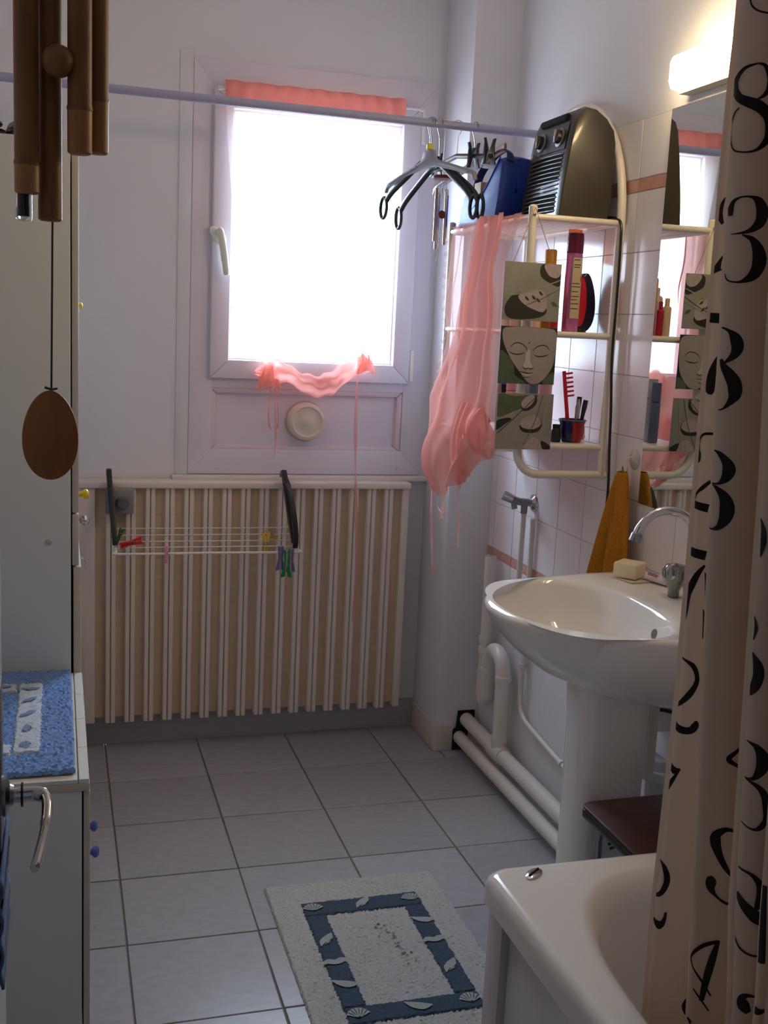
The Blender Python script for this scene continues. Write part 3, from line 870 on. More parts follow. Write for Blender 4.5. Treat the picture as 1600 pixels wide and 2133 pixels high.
for z in (1.68, 1.402, 1.121):
    fr = MB()
    sh = MB().tube([(FX, SN, z), (BX, SN, z)], .008, 10).tube([(FX, SF, z), (BX, SF, z)], .008, 10).tube([(FX, SN, z), (FX, SF, z)], .008, 10).tube([(BX, SN, z), (BX, SF, z)], .008, 10)
    shelf = sh.build('shelf_frame', M_wtube, su)
    wg = MB()
    for k in range(1, 10):
        x = lerp(FX, BX, k / 10)
        wg.tube([(x, SN, z + .002), (x, SF, z + .002)], .0022, 6)
    wg.build('wire_grid', M_wtube, shelf)
    B((FX + .004, SN + .004, z + .0035), (BX - .002, SF - .004, z + .0055)).build('shelf_liner', mat('clear_liner', (236, 226, 226), .3), shelf, smooth=False)
TOP = 1.6865
S2, S3 = 1.4085, 1.1275

# pink curtain over the front of the shelves
sc_ = thing('shelf_curtain', 'sheer pink curtain knotted and hanging over the front of the shelf unit', 'curtain', (.93, -.38, .70))
FARY = [(.93, -.26), (.945, -.19), (1.0, -.114), (1.19, -.105), (1.25, -.135), (1.38, -.19), (1.52, -.16), (1.674, -.172)]
NEARY = [(.93, -.30), (.95, -.36), (1.0, -.50), (1.05, -.60), (1.15, -.66), (1.3, -.655), (1.46, -.64), (1.56, -.635), (1.675, -.68)]
def layer(fy, ny, z0, zb, dx, amp, freq, skew, belly):
    def f(u, v):
        z = lerp(z0, interp(zb, u), v)
        y = lerp(interp(fy, z), interp(ny, z), u)
        wob = amp * (math.sin(u * freq + skew * v) + .5 * math.sin(u * freq * 2.3 + 2 + skew * 1.6 * v))
        bel = belly * math.exp(-((z - 1.05) / .10) ** 2) * math.sin(u * PI)
        return (.944 - dx + wob - bel - .012 * math.sin(min(1, v * 3) * PI / 2), y + .006 * math.sin(v * 23 + u * 4), z)
    return f
ZB1 = [(0, 1.02), (.5, .96), (1, 1.06)]
MB().grid(layer(FARY, NEARY, 1.692, [(0, 1.0), (.5, .98), (1, 1.08)], 0, .008, 17, 2.0, .01), 70, 60).build('voile_panel', M_salmon_pale, sc_)
FY2 = [(.93, -.30), (.95, -.22), (1.0, -.125), (1.2, -.118), (1.28, -.2), (1.4, -.31), (1.55, -.36), (1.69, -.40)]
NY2 = [(.93, -.34), (.95, -.40), (1.0, -.50), (1.06, -.58), (1.15, -.645), (1.4, -.635), (1.55, -.60), (1.69, -.61)]
MB().grid(layer(FY2, NY2, 1.695, [(0, .955), (.35, .935), (.6, .94), (1, .99)], .02, .012, 11, 1.2, .045), 60, 70).build('voile_fold', M_salmon, sc_)
# dark gathered pouch where the cloth is tied back
def pouch(u, v):
    a = u * PI
    y = -.56 + .09 * math.cos(a) * (.6 + .4 * math.sin(v * PI)) - .02 * v
    z = lerp(1.225 - .05 * abs(math.cos(a)), 1.085, v) + .008 * math.sin(u * 21)
    return (.915 - .04 * math.sin(a) * math.sin(v * PI) ** .6 + .006 * math.sin(u * 17 + v * 5), y, z)
MB().grid(pouch, 40, 20).build('tied_pouch', M_salmon, sc_)
MB().grid(lambda u, v: (.905 - .028 * math.sin(v * PI) + .005 * math.sin(u * 14), lerp(-.42, -.50, u) - .02 * v, lerp(1.21, .97 + .05 * u, v)), 16, 24).build('inner_fold', M_salmon, sc_)
# ruffled edge on the window side
def ruffle(u, v):
    z = lerp(1.67, 1.2, v)
    y = interp(FARY, z) + lerp(0, .014, u)
    return (.935 + u * .006 * math.sin(v * 95), y + .004 * u * math.sin(v * 60), z)
MB().grid(ruffle, 4, 160).build('ruffled_hem', M_salmon_pale, sc_)
MB().grid(lambda u, v: (lerp(.938, 1.16, v), lerp(-.172, -.67, u), TOP + .0012 + .001 * math.sin(u * 30)), 30, 10).build('top_flap', M_salmon, sc_)
ribbon_strip([(.915, -.195, .965), (.915, -.20, .89), (.914, -.22, .80), (.915, -.235, .72), (.914, -.245, .695)], .008).build('tie_ribbon', M_salmon, sc_)
ribbon_strip([(.905, -.335, .945), (.905, -.33, .91), (.904, -.325, .868)], .011).build('tie_ribbon', M_salmon, sc_)
ribbon_strip([(.91, -.43, .97), (.91, -.44, .92), (.909, -.452, .86), (.91, -.454, .812)], .007).build('tie_ribbon', M_salmon, sc_)
MB().tube(smooth_path([(.908, -.30, .935), (.905, -.285, .90), (.905, -.32, .885), (.905, -.37, .897)], 5), .0012, 6).build('plastic_ring', M_white, sc_)

# blue bag
M_bag = mat('royal_blue_nylon', (18, 64, 176), 0.55, noise=(14, (12, 46, 140), .3), bump=(60, .3))
bag = thing('blue_bag', 'royal blue cloth bag on top of the shelf unit beside the heater', 'bag', (1.04, -.27, TOP))
poly = [(-.135, TOP + .004), (-.128, 1.73), (-.142, 1.785), (-.19, 1.812), (-.235, 1.80), (-.265, 1.772), (-.30, 1.79), (-.35, 1.838), (-.39, 1.868), (-.415, 1.86), (-.422, 1.77), (-.418, TOP + .004)]
def bagf(a, b, d):
    t = (b - TOP) / .18
    return (lerp(.972, 1.125, d) + (.02 * t if d < .5 else -.03 * t), a + .01 * math.sin(d * 3), b)
bmb = MB()
rings = []
for d in (0, .12, .3, .5, .7, .88, 1):
    k = 1 - .06 * (abs(d - .5) * 2) ** 3
    rings.append([bagf(-.277 + (a + .277) * k, TOP + .004 + (b - TOP - .004) * (k - .12 * (1 - abs(d - .5) * 2) * (1 if b > 1.76 and -.33 < a < -.2 else 0)), d) for a, b in poly])
bmb.rings(rings, True, True)
bmb.build('bag_body', M_bag, bag, bevel=.006)
MB().tube(smooth_path([(.99, -.225, 1.80), (1.0, -.235, 1.84), (1.01, -.285, 1.872), (1.015, -.345, 1.885), (1.015, -.392, 1.872), (1.01, -.41, 1.85)], 6), .011, 8, flat=.3).build('strap', mat('navy_webbing', (22, 34, 92), .8), bag)
MB().tube(smooth_path([(1.0, -.262, 1.866), (1.008, -.30, 1.882), (1.014, -.345, 1.892), (1.014, -.36, 1.892)], 6), .0125, 8, flat=.35).build('leather_grip', mat('tan_leather', (170, 122, 92), .6), bag)
B((.976, -.292, 1.765), (1.06, -.245, 1.806)).build('paper_insert', mat('beige_card', (206, 176, 140), .7), bag)
MB().tube(smooth_path([(.976, -.135, 1.70), (.978, -.2, 1.725), (.982, -.3, 1.78), (.99, -.39, 1.862)], 6), .0022, 6).build('seam_piping', mat('bright_blue_piping', (40, 90, 206), .6), bag)

# fan heater
M_heat = mat('dark_bronze_plastic', (56, 50, 40), 0.3, coat=.25)
M_heatf = mat('charcoal_heater_face', (46, 44, 46), 0.35)
fh = thing('fan_heater', 'dark bronze fan heater with slatted front standing on the shelf unit', 'heater', (1.105, -.557, TOP))
prof = [(1.034, TOP + .002), (1.172, TOP + .002), (1.180, 1.73), (1.179, 1.875), (1.172, 1.905), (1.150, 1.932), (1.120, 1.951), (1.092, 1.954), (1.074, 1.943), (1.064, 1.92), (1.052, 1.85), (1.040, 1.76)]
rings = []
for y, k in ((-.678, .93), (-.676, .965), (-.668, .99), (-.655, 1), (-.46, 1), (-.447, .99), (-.439, .965), (-.437, .93)):
    rings.append([(1.108 + (a - 1.108) * k, y, TOP + .002 + (b - TOP - .002) * (1 - (1 - k) * .55)) for a, b in prof])
MB().rings(rings, True, True).build('housing', M_heat, fh, angle=35)
def face(z):   # front x at height z
    return interp([(TOP, 1.034), (1.76, 1.040), (1.85, 1.052), (1.92, 1.064)], z)
fp = MB()
fp.add([(face(1.70) - .0015, -.648, 1.70), (face(1.70) - .0015, -.467, 1.70), (face(1.845) - .0015, -.467, 1.845), (face(1.845) - .0015, -.648, 1.845)], [(0, 1, 2, 3)])
fp.build('grille_back', M_dark, fh)
for k in range(14):
    z = 1.704 + k * .0106
    x = face(z) - .0035
    MB().tube(smooth_path([(x + .003, -.652, z), (x, -.62, z), (x - .003, -.557, z), (x, -.494, z), (x + .003, -.463, z)], 4), .0019, 6).build('grille_slat', mat('grey_slat', (92, 90, 94), .3), fh)
pf = MB().add([(face(z) - .002, y, z) for z in (1.853, 1.918) for y in (-.652, -.463)], [(0, 1, 3, 2)])
pf.build('control_panel', M_heatf, fh)
for y in (-.613, -.505):
    kx = face(1.885) - .002
    MB().lathe([(.024, 0), (.024, .002), (.021, .003)], (kx, y, 1.885), (-1, 0, .18), 24).build('dial_ring', mat('grey_dial_ring', (120, 118, 118), .35), fh)
    kn = MB().lathe([(.017, 0), (.016, .012), (0, .013)], (kx - .001, y, 1.885), (-1, 0, .18), 24).build('dial_knob', M_heatf, fh)
    MB().obox((kx - .014, y, 1.8875), (.006, .008, .032)).build('dial_grip', mat('bronze_grip', (150, 128, 108), .35), kn, bevel=.002)
hs = [(1.0635 + .008, -.632, 1.931), (1.0635 + .008, -.483, 1.931)]
MB().tube([(1.066, -.628, 1.932), (1.066, -.487, 1.932)], .0095, 10).build('carry_handle_recess', M_dark, fh)
MB().tube(smooth_path([(1.172, -.62, TOP + .01), (1.186, -.685, TOP + .008), (1.189, -.715, TOP - .01), (1.188, -.722, 1.63), (1.189, -.724, 1.5), (1.190, -.722, 1.35), (1.192, -.735, 1.22), (1.193, -.742, 1.12), (1.195, -.748, 1.03), (1.197, -.742, .95), (1.200, -.72, .88)], 6), .0036, 8).build('power_cord', M_black, fh)

# picture cards hanging on the near post
M_card = mat('card_edge', (150, 146, 140), .6)
M_c_green = mat('print_grey_green', (156, 150, 144), .5, noise=(16, (130, 128, 118), .3))
M_c_dark = mat('print_dark_green', (34, 42, 28), .5, noise=(20, (22, 28, 18), .3))
M_c_stone = mat('print_stone_grey', (186, 168, 170), .5, noise=(90, (158, 142, 144), .3))
M_c_stone_d = mat('print_stone_dark', (44, 38, 34), .5)
M_c_face = mat('print_statue_grey', (168, 156, 154), .5, noise=(22, (150, 138, 136), .35))
M_c_hi = mat('print_statue_light', (190, 178, 176), .5)
M_c_line = mat('print_line_dark', (52, 44, 42), .5)
M_c_leaf = mat('print_leaf_green', (94, 104, 84), .5, noise=(30, (72, 82, 62), .3))
M_c_stem = mat('print_stem', (150, 154, 126), .5)
CW, CH = .150, .1385
def card(label, x0, ztop, base, decor, tiltx=0.0):
    t = thing('picture_card', label, 'picture card', (x0 + CW / 2, -.722, ztop - CH), 'picture cards hanging from the shelf unit')
    B((x0, -.7225, ztop - CH), (x0 + CW, -.7205, ztop)).build('card', base, t, bevel=.0004, seg=1)
    lv = [0]
    def P(a, b):
        return (x0 + CW * min(max(a, 0.004), .996), -.7226 - .00008 * lv[0], ztop - CH * min(max(b, 0.004), .996))
    def blob(pts, m, nm):
        lv[0] += 1
        q = smooth_path([(a, b, 0) for a, b in pts], 4, closed=True)
        MB().add([P(p.x, p.y) for p in q], [tuple(range(len(q)))]).build(nm, m, t, fix=False, smooth=False)
    def line(pts, m, nm):
        lv[0] += 1
        ribbon(MB(), stroke(pts, 4), P).build(nm, m, t, fix=False, smooth=False)
    decor(blob, line)
    return t
def deco1(blob, line):
    blob([(.66, .02), (.98, 0.02), (1, .2), (.98, .38), (.82, .34), (.64, .22)], M_c_stone_d, 'printed_shadow')
    blob([(.70, .02), (.98, .02), (.99, .16), (.92, .24), (.78, .2)], M_c_stone, 'printed_pebble')
    blob([(.04, .8), (.14, .6), (.3, .52), (.55, .58), (.78, .78), (.7, .92), (.4, .98), (.12, .96)], M_c_stone_d, 'printed_shadow')
    blob([(.27, .6), (.36, .52), (.6, .46), (.74, .52), (.78, .72), (.72, .84), (.55, .8), (.38, .72)], M_c_stone, 'printed_pebble')
    for a, b in ((.42, .62), (.54, .60), (.66, .52), (.62, .64)):
        line([(a - .03, b - .04, .01), (a, b, .045), (a + .04, b + .03, .01)], M_c_line, 'printed_sign')
    line([(0, .58, .02), (.3, .54, .025), (.6, .44, .025), (1, .27, .02)], M_c_stem, 'printed_stem')
    line([(.4, .74, .012), (.7, .6, .014), (1, .42, .012)], M_c_leaf, 'printed_stem')
    line([(.48, .78, .01), (.8, .6, .012), (1, .5, .01)], M_c_stem, 'printed_stem')
    blob([(.86, .66), (.92, .66), (.97, .73), (.9, .72)], M_c_leaf, 'printed_leaf')
def deco2(blob, line):
    blob([(.0, .45), (.14, .5), (.26, .66), (.3, .85), (.48, .99), (0, .99)], M_c_leaf, 'printed_leaf')
    blob([(.84, .88), (.98, .78), (.99, .99), (.8, .99)], M_c_leaf, 'printed_leaf')
    blob([(.04, .06), (.2, .01), (.8, .01), (.98, .08), (.99, .4), (.96, .65), (.88, .82), (.74, .97), (.6, 1.0), (.5, .94), (.38, .80), (.27, .66), (.14, .46), (.05, .25)], M_c_face, 'printed_face')
    blob([(.47, .42), (.53, .4), (.55, .6), (.6, .7), (.5, .73), (.43, .69), (.46, .58)], M_c_hi, 'printed_nose')
    line([(.18, .36, .01), (.26, .29, .018), (.36, .29, .018), (.46, .36, .015), (.48, .44, .008)], M_c_line, 'printed_brow')
    line([(.58, .42, .008), (.64, .35, .016), (.74, .31, .018), (.83, .33, .016), (.88, .4, .008)], M_c_line, 'printed_brow')
    line([(.16, .44, .008), (.25, .48, .02), (.36, .48, .02), (.44, .45, .006)], M_c_line, 'printed_eye')
    line([(.60, .48, .006), (.68, .51, .02), (.78, .50, .02), (.87, .47, .006)], M_c_line, 'printed_eye')
    line([(.42, .70, .008), (.47, .735, .018), (.52, .72, .014), (.57, .735, .018), (.62, .70, .006)], M_c_line, 'printed_nostril')
    line([(.37, .78, .008), (.46, .80, .02), (.53, .81, .016), (.61, .80, .008)], M_c_line, 'printed_mouth')
    line([(.40, .81, .01), (.5, .845, .035), (.58, .82, .01)], M_c_hi, 'printed_lip')
    line([(.42, .875, .006), (.5, .885, .014), (.57, .87, .006)], M_c_line, 'printed_chin_shadow')
    line([(.505, .27, .03), (.515, .285, .03)], M_c_line, 'printed_dot')
def deco3(blob, line):
    blob([(0, .02), (.3, .05), (.7, .02), (.55, .2), (.3, .32), (0, .42)], M_c_leaf, 'printed_leaf')
    blob([(0, .5), (.18, .44), (.27, .46), (.16, .55), (0, .66)], M_c_dark, 'printed_shadow')
    blob([(.42, .18), (.5, .08), (.62, .02), (.7, .08), (.68, .2), (.56, .3), (.45, .3)], M_c_stone_d, 'printed_shadow')
    blob([(.42, .18), (.5, .06), (.62, .02), (.66, .08), (.6, .2), (.48, .27)], M_c_stone, 'printed_pebble')
    blob([(.42, .56), (.5, .44), (.66, .38), (.78, .44), (.82, .56), (.74, .68), (.56, .7), (.45, .66)], M_c_stone_d, 'printed_shadow')
    blob([(.42, .54), (.5, .43), (.66, .38), (.77, .44), (.8, .55), (.68, .63), (.5, .62)], M_c_stone, 'printed_pebble')
    blob([(.55, .9), (.66, .78), (.8, .84), (.86, .99), (.52, .99)], M_c_stone, 'printed_pebble')
    blob([(.82, .84), (.98, .92), (.98, .99), (.86, .99)], M_c_stone_d, 'printed_shadow')
    line([(0, .74, .012), (.3, .45, .014), (.7, .03, .012)], M_c_line, 'printed_stem')
    line([(.5, .92, .008), (.68, .5, .016), (.8, .02, .012)], M_c_leaf, 'printed_stem')
    line([(.76, .98, .02), (.84, .5, .02), (.9, .02, .02)], M_c_stem, 'printed_stem')
card('square card with pebbles and grass stems, topmost of the three', .884, 1.570, M_c_green, deco1)
card('square card with a grey statue face with closed eyes', .885, 1.4165, M_c_dark, deco2)
card('square card with pebbles on a green leaf, lowest of the three', .888, 1.2545, mat('print_grey_leaf', (158, 150, 146), .5, noise=(20, (132, 128, 120), .3)), deco3)
cs = MB().tube([(.905, -.7235, 1.568), (.957, -.716, 1.70)], .0009, 5).tube([(1.012, -.7235, 1.568), (.957, -.716, 1.70)], .0009, 5)
tag(cs.build('card_string', mat('jute_string', (170, 140, 100), .8)), 'thin string holding the topmost picture card', 'string')

# bottles and small things on the shelves
def bottle(label, x, y, z, r, h, m, capm, ch=.02, cr=None, cat='bottle', group=None, neck=.5, name='toiletry_bottle'):
    t = thing(name, label, cat, (x, y, z), group)
    MB().lathe([(r * .92, 0), (r, .003), (r, h - ch - r * .5), (r * .9, h - ch - r * .22), (r * neck, h - ch)], (x, y, z), n=20).build('body', m, t)
    cr = cr or r * neck * 1.05
    MB().lathe([(cr, h - ch - .001), (cr, h - .003), (cr * .85, h), (0, h)], (x, y, z), n=18).build('cap', capm, t)
    return t
G2 = 'bottles behind the picture cards'
mw = mat('white_bottle', (222, 220, 222), .3); mcr = mat('cream_bottle', (216, 190, 160), .3); mgy = mat('grey_bottle', (168, 172, 190), .3)
mam = mat('amber_bottle', (196, 128, 20), .2); mrd = mat('red_bottle', (170, 20, 40), .3); mbl = mat('slate_blue_bottle', (92, 104, 140), .3); mpk = mat('pink_bottle', (230, 178, 180), .3); mdk = mat('dark_bottle', (22, 26, 40), .3)
bottle('white bottle at the curtain end of the middle shelf', .990, -.50, S2, .014, .12, mw, mw, group=G2)
bottle('wide cream bottle on the middle shelf', 1.005, -.535, S2, .018, .13, mcr, mw, group=G2)
bottle('blue grey bottle on the middle shelf', 1.024, -.566, S2, .015, .115, mgy, mw, group=G2)
bottle('short cream bottle next to the amber bottle', 1.021, -.622, S2, .012, .10, mcr, mcr, group=G2)
bottle('tall amber bottle with yellow cap showing above the top card', 1.060, -.60, S2, .018, .205, mam, mat('ochre_cap', (206, 150, 30), .4), .05, .015, group=G2)
bottle('small dark red bottle beside the spray can', 1.057, -.652, S2, .010, .09, mrd, mrd, group=G2)
bottle('dark bottle with blue cap on the lowest shelf', .992, -.50, S3, .014, .158, mdk, mat('sky_blue_cap', (70, 150, 200), .4), .02, .013, group=G2)
bottle('pink bottle on the lowest shelf', 1.004, -.535, S3, .015, .165, mpk, mpk, .04, .0145, group=G2)
bottle('white bottle on the lowest shelf', 1.018, -.577, S3, .017, .168, mw, mw, .05, .0165, group=G2)
bottle('slate blue bottle on the lowest shelf', 1.028, -.618, S3, .014, .160, mbl, mbl, .05, .0135, group=G2)
bottle('cream tub bottle near the card edge on the lowest shelf', 1.088, -.56, S3, .02, .158, mcr, mpk, .05, .019, group=G2)
# hair spray can
sp = thing('spray_can', 'tall magenta hair spray can with dark cap on the middle shelf', 'spray can', (1.104, -.645, S2))
MB().lathe([(.0185, 0), (.0205, .003), (.0205, .19), (.0185, .2)], (1.104, -.645, S2), n=28).build('can_body', mat('magenta_metal', (196, 120, 170), .2, .6), sp)
MB().lathe([(.0208, .196), (.0208, .232), (.0195, .245), (0, .246)], (1.104, -.645, S2), n=28).build('cap', mat('dark_magenta_cap', (96, 12, 54), .25), sp)
lab = MB()
def onc(a, z, r=.0208): return (1.104 + r * math.cos(a), -.645 + r * math.sin(a), S2 + z)
lab.grid(lambda u, v: onc(R(lerp(238, 338, u)), lerp(.035, .185, v)), 14, 2)
lb = lab.build('paper_label', mat('cream_label', (200, 182, 146), .5), sp, fix=False)
for k, (z, a0, a1) in enumerate(((.178, 245, 290), (.166, 245, 300), (.160, 245, 290), (.120, 240, 300), (.112, 240, 310), (.100, 240, 290), (.088, 240, 300), (.080, 240, 285), (.070, 240, 305), (.058, 240, 300))):
    MB().grid(lambda u, v: onc(R(lerp(a0, a1, u)), z + .0022 * v, .02095), 8, 1).build('print_line', M_c_line, lb, fix=False)
MB().grid(lambda u, v: onc(R(lerp(300, 335, u)), lerp(.125, .142, v), .02098), 6, 1).build('hazard_mark', mat('orange_mark', (236, 120, 30), .5), lb, fix=False)
MB().grid(lambda u, v: onc(R(lerp(308, 327, u)), lerp(.129, .138, v), .0211), 4, 1).build('hazard_symbol', M_c_line, lb, fix=False)
# hair clipper
hc = thing('hair_brush', 'oval red and navy hair brush standing beside the spray can', 'brush', (1.166, -.60, S2))
def oval(cx, cz, rx, rz, top=0): return [(cx + rx * math.cos(2 * PI * k / 28) * (1 - top * math.sin(2 * PI * k / 28)), cz + rz * math.sin(2 * PI * k / 28)) for k in range(28)]
MB().prism(oval(1.172, S2 + .078, .030, .076, .25), lambda a, b, d: (a, d, b), -.59, -.556).build('brush_body', mat('navy_plastic', (18, 20, 44), .25), hc, bevel=.008)
MB().prism(oval(1.152, S2 + .078, .015, .062, .1), lambda a, b, d: (a, d, b), -.606, -.588).build('red_pad', mat('red_pad', (196, 18, 40), .5), hc, bevel=.006)
MB().lathe([(.02, 0), (.022, .003), (.02, .012), (0, .013)], (1.162, -.575, S2), n=20).build('foot', M_black, hc)
# orange cloth hanging from the top shelf
oc = MB().grid(lambda u, v: (lerp(1.143, 1.183, u), -.52 + .004 * math.sin(u * 9 + v * 3), lerp(1.676, 1.588 + .006 * u, v)), 12, 16)
tag(oc.build('orange_cloth', sheer('orange_voile', (240, 110, 50), .25, (255, 170, 120))), 'small orange cloth hanging from the top shelf behind the spray can', 'cloth')
# cup with combs and brushes
cp = thing('toothbrush_cup', 'blue and red cup on the lowest shelf holding combs', 'cup', (1.140, -.63, S3))
def half(a0, a1, m, nm):
    prof = [(.024, 0), (.031, .012), (.034, .03), (.032, .046), (.036, .057), (.033, .056), (.029, .046), (.031, .03), (.028, .013), (.02, .006)]
    mb = MB(); n = 14
    vs = [(1.140 + r * math.cos(lerp(a0, a1, k / n)), -.63 + r * math.sin(lerp(a0, a1, k / n)), S3 + h) for r, h in prof for k in range(n + 1)]
    mb.add(vs, [(i * (n + 1) + k, i * (n + 1) + k + 1, (i + 1) * (n + 1) + k + 1, (i + 1) * (n + 1) + k) for i in range(len(prof) - 1) for k in range(n)])
    mb.build(nm, m, cp)
half(R(130), R(248), mat('cobalt_glaze', (24, 34, 90), .12), 'blue_half')
half(R(248), R(490), mat('red_glaze', (150, 26, 24), .12), 'red_half')
MB().tube([(1.140 + .0355 * math.cos(k * PI / 12), -.63 + .0355 * math.sin(k * PI / 12), S3 + .057) for k in range(24)], .0018, 6, closed=True).build('rim', mat('teal_rim', (60, 100, 130), .2), cp)
MB().lathe([(.03, .0), (.03, .03), (0, .031)], (1.140, -.63, S3 + .004), n=18, sx=.85, sy=.85).build('cup_base', M_dark, cp)
cmb = thing('red_comb', 'red wide-tooth comb leaning in the cup', 'comb', (1.128, -.635, S3 + .04))
cm = Matrix.Rotation(R(-9), 3, 'Y')
pv = Vector((1.130, -.64, S3 + .035))
M_comb = mat('red_comb_plastic', (206, 26, 34), .3)
MB().obox(pv + cm @ Vector((-.006, 0, .075)), (.010, .004, .15), cm).build('comb_spine', M_comb, cmb, bevel=.001)
for k in range(6):
    MB().obox(pv + cm @ Vector((.008, 0, .085 + .0115 * k)), (.020, .003, .005), cm).build('comb_tooth', M_comb, cmb, bevel=.0008, seg=1)
for lab_, x, y, an, hh, m_, tip in (('silver handled brush standing in the cup', 1.141, -.642, 4, .10, M_silver, 'w'), ('black slim brush standing in the cup', 1.154, -.622, 3, .105, M_black, 'b'), ('dark red slim brush at the right of the cup', 1.160, -.628, 9, .098, mat('dark_red_handle', (60, 14, 18), .3), 'b')):
    br = thing('cosmetic_brush', lab_, 'brush', (x, y, S3 + .01), 'brushes in the cup')
    d = Vector((math.sin(R(an)), 0, math.cos(R(an))))
    b0 = Vector((x, y, S3 + .012))
    MB().tube([b0, b0 + d * hh * .55], [.0035, .0055], 10).build('handle', m_, br)
    MB().tube([b0 + d * hh * .55, b0 + d * hh * .8, b0 + d * hh], [.0055, .0075, .003 if tip == 'w' else .007], 10, flat=.6).build('brush_head', m_ if tip == 'w' else M_black, br)
cot = MB().lathe([(.0, 0), (.018, .002), (.021, .012), (.018, .028), (.008, .034), (0, .035)], (1.172, -.60, S3), n=20)
tag(cot.build('sponge', mat('peach_sponge', (216, 176, 150), .9, bump=(200, .6))), 'round peach sponge behind the cup on the lowest shelf', 'sponge')
dj = thing('dark_jar', 'low dark jar left of the cup on the lowest shelf', 'jar', (1.090, -.64, S3))
MB().lathe([(.013, 0), (.014, .003), (.012, .03), (.009, .036)], (1.090, -.64, S3), n=16).build('jar_body', M_black, dj)
MB().lathe([(.0095, .035), (.0095, .045), (0, .046)], (1.090, -.64, S3), n=16).build('jar_lid', M_dark, dj)
# ------------------------------------------------------------------ mirror and lamp
mr_ = thing('wall_mirror', 'frameless rectangular mirror on the tiled wall above the washbasin', 'mirror', (XW - .003, -1.165, 1.007))
B((XW - .0052, -1.45, 1.007), (XW - .0006, -.880, 1.9235)).build('mirror_backing', mat('dark_mirror_edge', (60, 56, 58), .3), mr_, smooth=False)
B((XW - .0066, -1.449, 1.008), (XW - .0054, -.8812, 1.9225)).build('mirror_glass', mat('mirror_silver', (226, 232, 228), 0.0, 1.0), mr_, smooth=False)

lamp = thing('wall_lamp', 'lit strip lamp with warm white cover above the mirror', 'lamp', (XW - .02, -1.14, 1.93))
B((XW - .028, -1.40, 1.942), (XW + .004, -.936, 2.026)).build('lamp_base', mat('cream_lamp_base', (232, 224, 200), .4), lamp, bevel=.003)
dm = bpy.data.materials.new('lit_lamp_cover'); dm.use_nodes = True
bb = dm.node_tree.nodes['Principled BSDF']
bb.inputs['Base Color'].default_value = srgb(255, 240, 205)
bb.inputs['Emission Color'].default_value = (1.0, 0.76, 0.42, 1)
bb.inputs['Emission Strength'].default_value = 50.0
pr = [(XW - .028, 1.945), (XW - .052, 1.951), (XW - .058, 1.966), (XW - .058, 2.006), (XW - .052, 2.02), (XW - .028, 2.023)]
MB().prism(pr, lambda a, b, d: (a, d, b), -1.395, -.941).build('lamp_cover', dm, lamp, bevel=.003)

# ------------------------------------------------------------------ suction hook and towel
sh_ = thing('suction_hook', 'clear suction hook on the tiles beside the mirror', 'hook', (XW - .01, -.835, 1.105))
MB().lathe([(.026, 0), (.025, .002), (.012, .006), (.006, .009), (0, .009)], (XW - .0002, -.838, 1.108), (-1, 0, 0), 24).build('suction_cup', mat('clear_plastic', (240, 226, 222), .15, trans=.35), sh_)
MB().tube(smooth_path([(XW - .008, -.835, 1.113), (XW - .016, -.832, 1.108), (XW - .016, -.832, 1.085), (XW - .024, -.832, 1.076), (XW - .031, -.832, 1.083)], 5), .0028, 8).build('hook_arm', mat('pale_hook_plastic', (226, 200, 184), .3), sh_)
M_ochre = mat('ochre_terry', (192, 128, 26), 0.95, noise=(180, (160, 100, 14), .3), bump=(260, 1.0))
twl = thing('ochre_towel', 'ochre yellow terry towel hanging from the suction hook', 'towel', (1.18, -.83, .74))
def towel(u, v):
    a = u * 2 * PI
    z = lerp(1.078, .725, v)
    yc = lerp(-.842, -.828, v)
    hw = lerp(.014, .10, v ** .75)
    th = lerp(.012, .030, v ** .6)
    fold = 1 + (.95 * v ** .6 * math.sin(7 * a + .6) * min(1, -math.cos(a) * 2) if math.cos(a) < 0 else 0)
    return (lerp(1.180, 1.164, v) + th * math.cos(a) * fold, yc + hw * math.sin(a) * (1 + .06 * math.sin(3 * a)), z)
MB().grid(towel, 64, 40).build('towel_cloth', M_ochre, twl)
MB().tube(smooth_path([(1.186, -.836, 1.074), (1.183, -.834, 1.09), (1.186, -.830, 1.074)], 4), .0016, 6).build('hanging_loop', M_ochre, twl)
def seam(u, v):
    z = lerp(1.0, .73, v)
    return (1.140 - .008 * v + .010 * (1 - v), lerp(-.862, -.888, v) + u * .006, z)
MB().grid(seam, 2, 20).build('towel_hem', M_ochre, twl)

# ------------------------------------------------------------------ washbasin
BYc, BHW, BD = -1.232, .298, .508
def rim(th, k=1.0, dz=0.0, off=0.0):
    """D-shaped outline, th in 0..2pi, flat side on the wall"""
    c, s = math.cos(th), math.sin(th)
    n = 2.35
    if c <= 0:
        r = (abs(c) ** n + abs(s) ** n) ** (-1 / n)
        return Vector((XW - .004 - BD * k * abs(c) * r, BYc + (BHW * k - off) * s * r, .85 + dz))
    return None
NB = 72
def basin_ring(kx, ky, z, cx=None):
    out = []
    for i in range(NB):
        a = 2 * PI * i / NB
        c, s = math.cos(a), math.sin(a)
        n = 2.35
        r = (abs(c) ** n + abs(s) ** n) ** (-1 / n)
        if c <= 0:
            x = XW - .006 - BD * kx * abs(c) * r
        else:
            x = XW - .006 - .0 * c
        y = BYc + BHW * ky * (s * r if c <= 0 else (1 if s >= 0 else -1) * abs(s) ** .35 * 1.0)
        out.append(Vector((x, y, z)))
    return out
def bowl_ring(rx, ry, z, cx, n=2.5):
    out = []
    for i in range(NB):
        a = 2 * PI * i / NB
        c, s = math.cos(a), math.sin(a)
        r = (abs(c) ** n + abs(s) ** n) ** (-1 / n)
        out.append(Vector((cx + rx * c * r, BYc + ry * s * r, z)))
    return out
